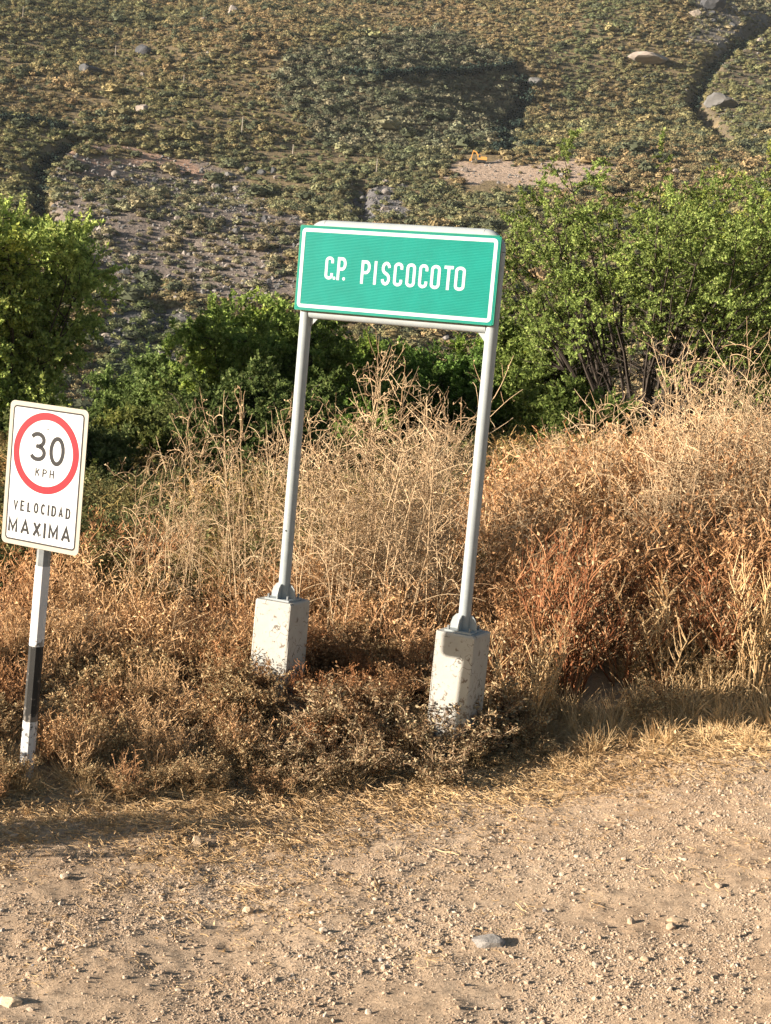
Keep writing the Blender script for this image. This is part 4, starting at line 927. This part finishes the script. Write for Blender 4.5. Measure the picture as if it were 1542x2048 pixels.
for a, side in ((PL, 'left'), (PR, 'right')):
    S = .148; zb = -.5; B = Buf(); ch = .012; n = 8
    r = np.random.default_rng(5 if side == 'left' else 6); pr = rrect(2 * S, 2 * S, .012, 2); lv = [(zb - .25, 1.0), (ZB * .5, 1.0), (ZB - .014, 1.0), (ZB, .955)]
    V = np.vstack([np.c_[pr * k + r.normal(size=pr.shape) * .0035, np.full(len(pr), z - ZB)] for z, k in lv] + [[[0, 0, 0]]]); V[:, :3] = np.c_[V[:, :2], V[:, 2]]
    m_ = len(pr); i = np.arange(m_); k = (i + 1) % m_; Q = np.vstack([np.stack([q * m_ + i, q * m_ + k, (q + 1) * m_ + k, (q + 1) * m_ + i], -1) for q in range(3)])
    B.add(V + [0, 0, .75], Q, np.stack([3 * m_ + i, 3 * m_ + k, np.full(m_, 4 * m_)], -1)); o = link('concrete_base', B.mesh('concrete_base', [MAT_CONCRETE]), root); o.matrix_local = mat4(FG, a + [0, 0, ZB - .75])
    o['label'] = 'cracked whitewashed concrete block under the %s post' % side
    B = Buf(); box(B, (-.10, -.10, 0), (.10, .10, .012), 0, FG, np.zeros(3)); fp = link('foot_plate', B.mesh('foot_plate', [MAT_PIPE]), root, a + [0, 0, ZB + .001])
    for q in range(4):
        an = YG * -1 + math.pi / 2 * q + math.radians(0); dv = np.array([math.cos(an), math.sin(an), 0]); sv = np.array([-dv[1], dv[0], 0]) * .004
        prof = [(.040, .012), (.098, .012), (.098, .045), (.085, .085), (.062, .112), (.040, .118)]
        B = Buf(); P_ = np.array([dv * x + [0, 0, z] for x, z in prof]); m6 = len(P_); i = np.arange(m6); k = (i + 1) % m6
        B.add(np.vstack([P_ - sv, P_ + sv]), np.stack([i, k, m6 + k, m6 + i], -1), [(0, j, j + 1) for j in range(1, m6 - 1)] + [(m6, m6 + j + 1, m6 + j) for j in range(1, m6 - 1)])
        link('rib', B.mesh('rib', [MAT_PIPE]), fp)
        an2 = an + math.pi / 4; B = Buf(); c = np.array([math.cos(an2), math.sin(an2), 0]) * .112; tube(B, [c + [0, 0, .012], c + [0, 0, .040]], .009, 6, 0, True); link('anchor_bolt', B.mesh('anchor_bolt', [MAT_GREYSTEEL]), fp)
B = Buf(); z = at_y(573, 1060, PED_L[1])[2] - RL[2]; c = PL - nb * (rad - .001) + [0, 0, z]; tube(B, [c, c - nb * .004], .006, 8, 0, True); link('bolt', B.mesh('bolt', [MAT_INK]), root)

# ------------------------------------------------------------------ things on the hillside
def hill_xyz(px, py):
    x, y = on_hill(px, py); return np.array([x, y, float(hill(x, y))])
def boulder(px, py, w, hgt, lab, seed, mat=MAT_HILLROCK, name='boulder', cat='boulder', grp=None):
    p = hill_xyz(px, py); k = p[1] / FPX; W = rock_mesh(seed, mat, ICO3, .3, (1, .8, 1)); o = link(name, W, None, p + [0, 0, hgt * k * .35]); o.scale = (w * k * .55, w * k * .5, hgt * k * .62); o.rotation_euler = (0, .12 * math.sin(seed), 0)
    return tag(o, lab, cat, grp)
MAT_PALEROCK = stone_mat('pale_rock', [(0, (.26, .22, .19)), (1, (.34, .28, .23))], .8); MAT_DARKROCK = stone_mat('dark_rock', [(0, (.07, .07, .075)), (1, (.10, .10, .10))], .8)
boulder(177, 148, 46, 22, 'long dark boulder lying in the scrub at the upper left of the slope', 501, MAT_DARKROCK)
boulder(287, 112, 34, 24, 'grey boulder beside the long dark boulder on the upper slope', 502, MAT_DARKROCK)
boulder(283, 228, 24, 20, 'small pale tan boulder on the brown slope below the two grey ones', 503, MAT_PALEROCK)
boulder(467, 30, 24, 20, 'grey boulder close to the top edge of the photo', 504)
boulder(406, 44, 12, 10, 'tiny pale boulder just left of the one at the top edge', 505, MAT_PALEROCK)
boulder(1300, 128, 88, 24, 'wide pale rock outcrop on the upper right slope', 506, MAT_PALEROCK, 'rock_outcrop', 'rock')
boulder(1068, 174, 28, 18, 'grey boulder right of the corner of the added dark bushes', 507)
boulder(1096, 220, 12, 8, 'tiny white rock on the slope above the excavator', 508, MAT_PALEROCK)
boulder(1440, 216, 64, 30, 'broad grey rock outcrop beside the gully on the right', 509, MAT_HILLROCK, 'rock_outcrop', 'rock')
boulder(1425, 22, 46, 40, 'large dark rock outcrop at the top right corner', 510, MAT_DARKROCK, 'rock_outcrop', 'rock')
boulder(1390, 35, 24, 16, 'pale rock beside the dark outcrop at the top right', 511, MAT_PALEROCK)
boulder(1350, 350, 16, 12, 'small white rock at the right end of the bare earth', 512, MAT_PALEROCK)
boulder(284, 158, 10, 12, 'tiny pale rock under the two grey boulders', 513, MAT_PALEROCK)
boulder(928, 345, 16, 10, 'small pale rock at the left end of the bare earth', 514, MAT_PALEROCK)
boulder(428, 383, 12, 14, 'upright pale rock in the stony patch', 515, MAT_PALEROCK)
r = np.random.default_rng(77)
for k in range(60):
    px, py = [(r.uniform(150, 560), r.uniform(340, 580)), (r.uniform(190, 400), r.uniform(560, 820)), (r.uniform(1380, 1540), r.uniform(0, 100)), (r.uniform(715, 790), r.uniform(370, 440))][int(r.choice(4, p=[.4, .35, .12, .13]))]
    boulder(px, py, r.uniform(10, 22), r.uniform(7, 14), 'loose rock lying among the scree and dry creek stones of the slope', 520 + k % 9, [MAT_HILLROCK, MAT_PALEROCK, MAT_DARKROCK][k % 3], 'scree_rock', 'rock', 'loose rocks on the bare parts of the slope')
MAT_WOODPOLE = stone_mat('pale_wood', [(0, (.38, .32, .26)), (1, (.46, .40, .33))], 3)
for px, py, ph, lab in [(45, 42, 26, 'thin pale pole near the top left corner of the slope'), (230, 118, 24, 'thin pale pole left of the grey boulder on the upper slope'), (366, 182, 30, 'thin pale pole right of the boulders on the brown slope'),
                        (483, 270, 34, 'thin pale pole standing above the stony patch'), (752, 350, 30, 'pale pole on the green slope above the small stony hollow'), (585, 310, 18, 'short pale pole beside a green shrub on the slope')]:
    p = hill_xyz(px, py); k = p[1] / FPX; B = Buf(); tube(B, [[0, 0, -.6], [0.02, 0, ph * k * .5], [.04, 0, ph * k]], [.17, .14, .12], 6, 0, True); tube(B, [[-.5, 0, ph * k * .93], [.55, 0, ph * k * .93]], .05, 4, 0, True)
    o = link('utility_pole', B.mesh('utility_pole', [MAT_WOODPOLE]), None, p); tag(o, lab, 'pole')
# excavator
p = hill_xyz(962, 330); k = p[1] / FPX; ex = empty('excavator', p + [0, 0, .3], 'small orange excavator working at the edge of the bare earth on the slope', 'excavator')
MAT_ORANGE = paint('orange_machine_paint', (.80, .42, .12), .5, .1, 1); MAT_RUBBER = paint('dark_track', (.04, .04, .04), .8, .1, 1); MAT_CABGLASS = paint('cab_glass', (.06, .08, .09), .1, .05, 1)
def expart(nm, mt, parent, fn): B = Buf(); fn(B); return link(nm, B.mesh(nm, [mt]), parent)
for sy in (-1, 1):
    expart('track', MAT_RUBBER, ex, lambda B: slab(B, [(-1.5, .35), (-1.2, .05), (1.2, .05), (1.5, .35), (1.2, .72), (-1.2, .72)], sy * .95 - .25, sy * .95 + .25))
expart('undercarriage', MAT_RUBBER, ex, lambda B: box(B, (-.8, -.7, .3), (.8, .7, .8)))
expart('body', MAT_ORANGE, ex, lambda B: slab(B, [(-.3, .82), (1.75, .82), (1.75, 1.75), (1.3, 1.95), (-.3, 1.9)], -1.0, 1.0))
cb = expart('cab', MAT_ORANGE, ex, lambda B: slab(B, [(-1.3, .82), (-.32, .82), (-.32, 2.7), (-1.05, 2.7), (-1.32, 2.0)], -1.0, -.1))
expart('cab_window', MAT_CABGLASS, cb, lambda B: slab(B, [(-1.18, 1.5), (-.45, 1.5), (-.45, 2.55), (-1.0, 2.55), (-1.2, 1.95)], -1.02, -.99))
expart('boom', MAT_ORANGE, ex, lambda B: slab(B, [(-.9, 1.2), (-.55, 1.35), (-1.8, 3.5), (-2.9, 3.9), (-2.9, 3.5), (-2.0, 3.1)], .05, .4))
expart('stick', MAT_ORANGE, ex, lambda B: slab(B, [(-2.75, 3.95), (-3.05, 3.9), (-3.55, 1.5), (-3.3, 1.45)], .1, .36))
expart('bucket', MAT_ORANGE, ex, lambda B: slab(B, [(-3.3, 1.5), (-3.7, 1.4), (-4.1, .7), (-3.8, .25), (-3.1, .5), (-3.35, .9)], -.2, .65))
ex.scale = (k * 34 / 5.8,) * 3

# ------------------------------------------------------------------ thin dusty air over the valley
B = Buf(); box(B, (-458, -66, -30), (458, 1290, 390)); o = link('haze', None or B.mesh('haze', []))
m = bpy.data.materials.new('dusty_air'); m.use_nodes = True; n = m.node_tree; n.nodes.clear(); out = n.nodes.new('ShaderNodeOutputMaterial'); pv = n.nodes.new('ShaderNodeVolumePrincipled')
pv.inputs['Color'].default_value = (.86, .90, .95, 1); pv.inputs['Density'].default_value = .00004; n.links.new(pv.outputs[0], out.inputs['Volume'])
o.data.materials.append(m); tag(o, 'thin dusty air over the valley', kind='stuff')
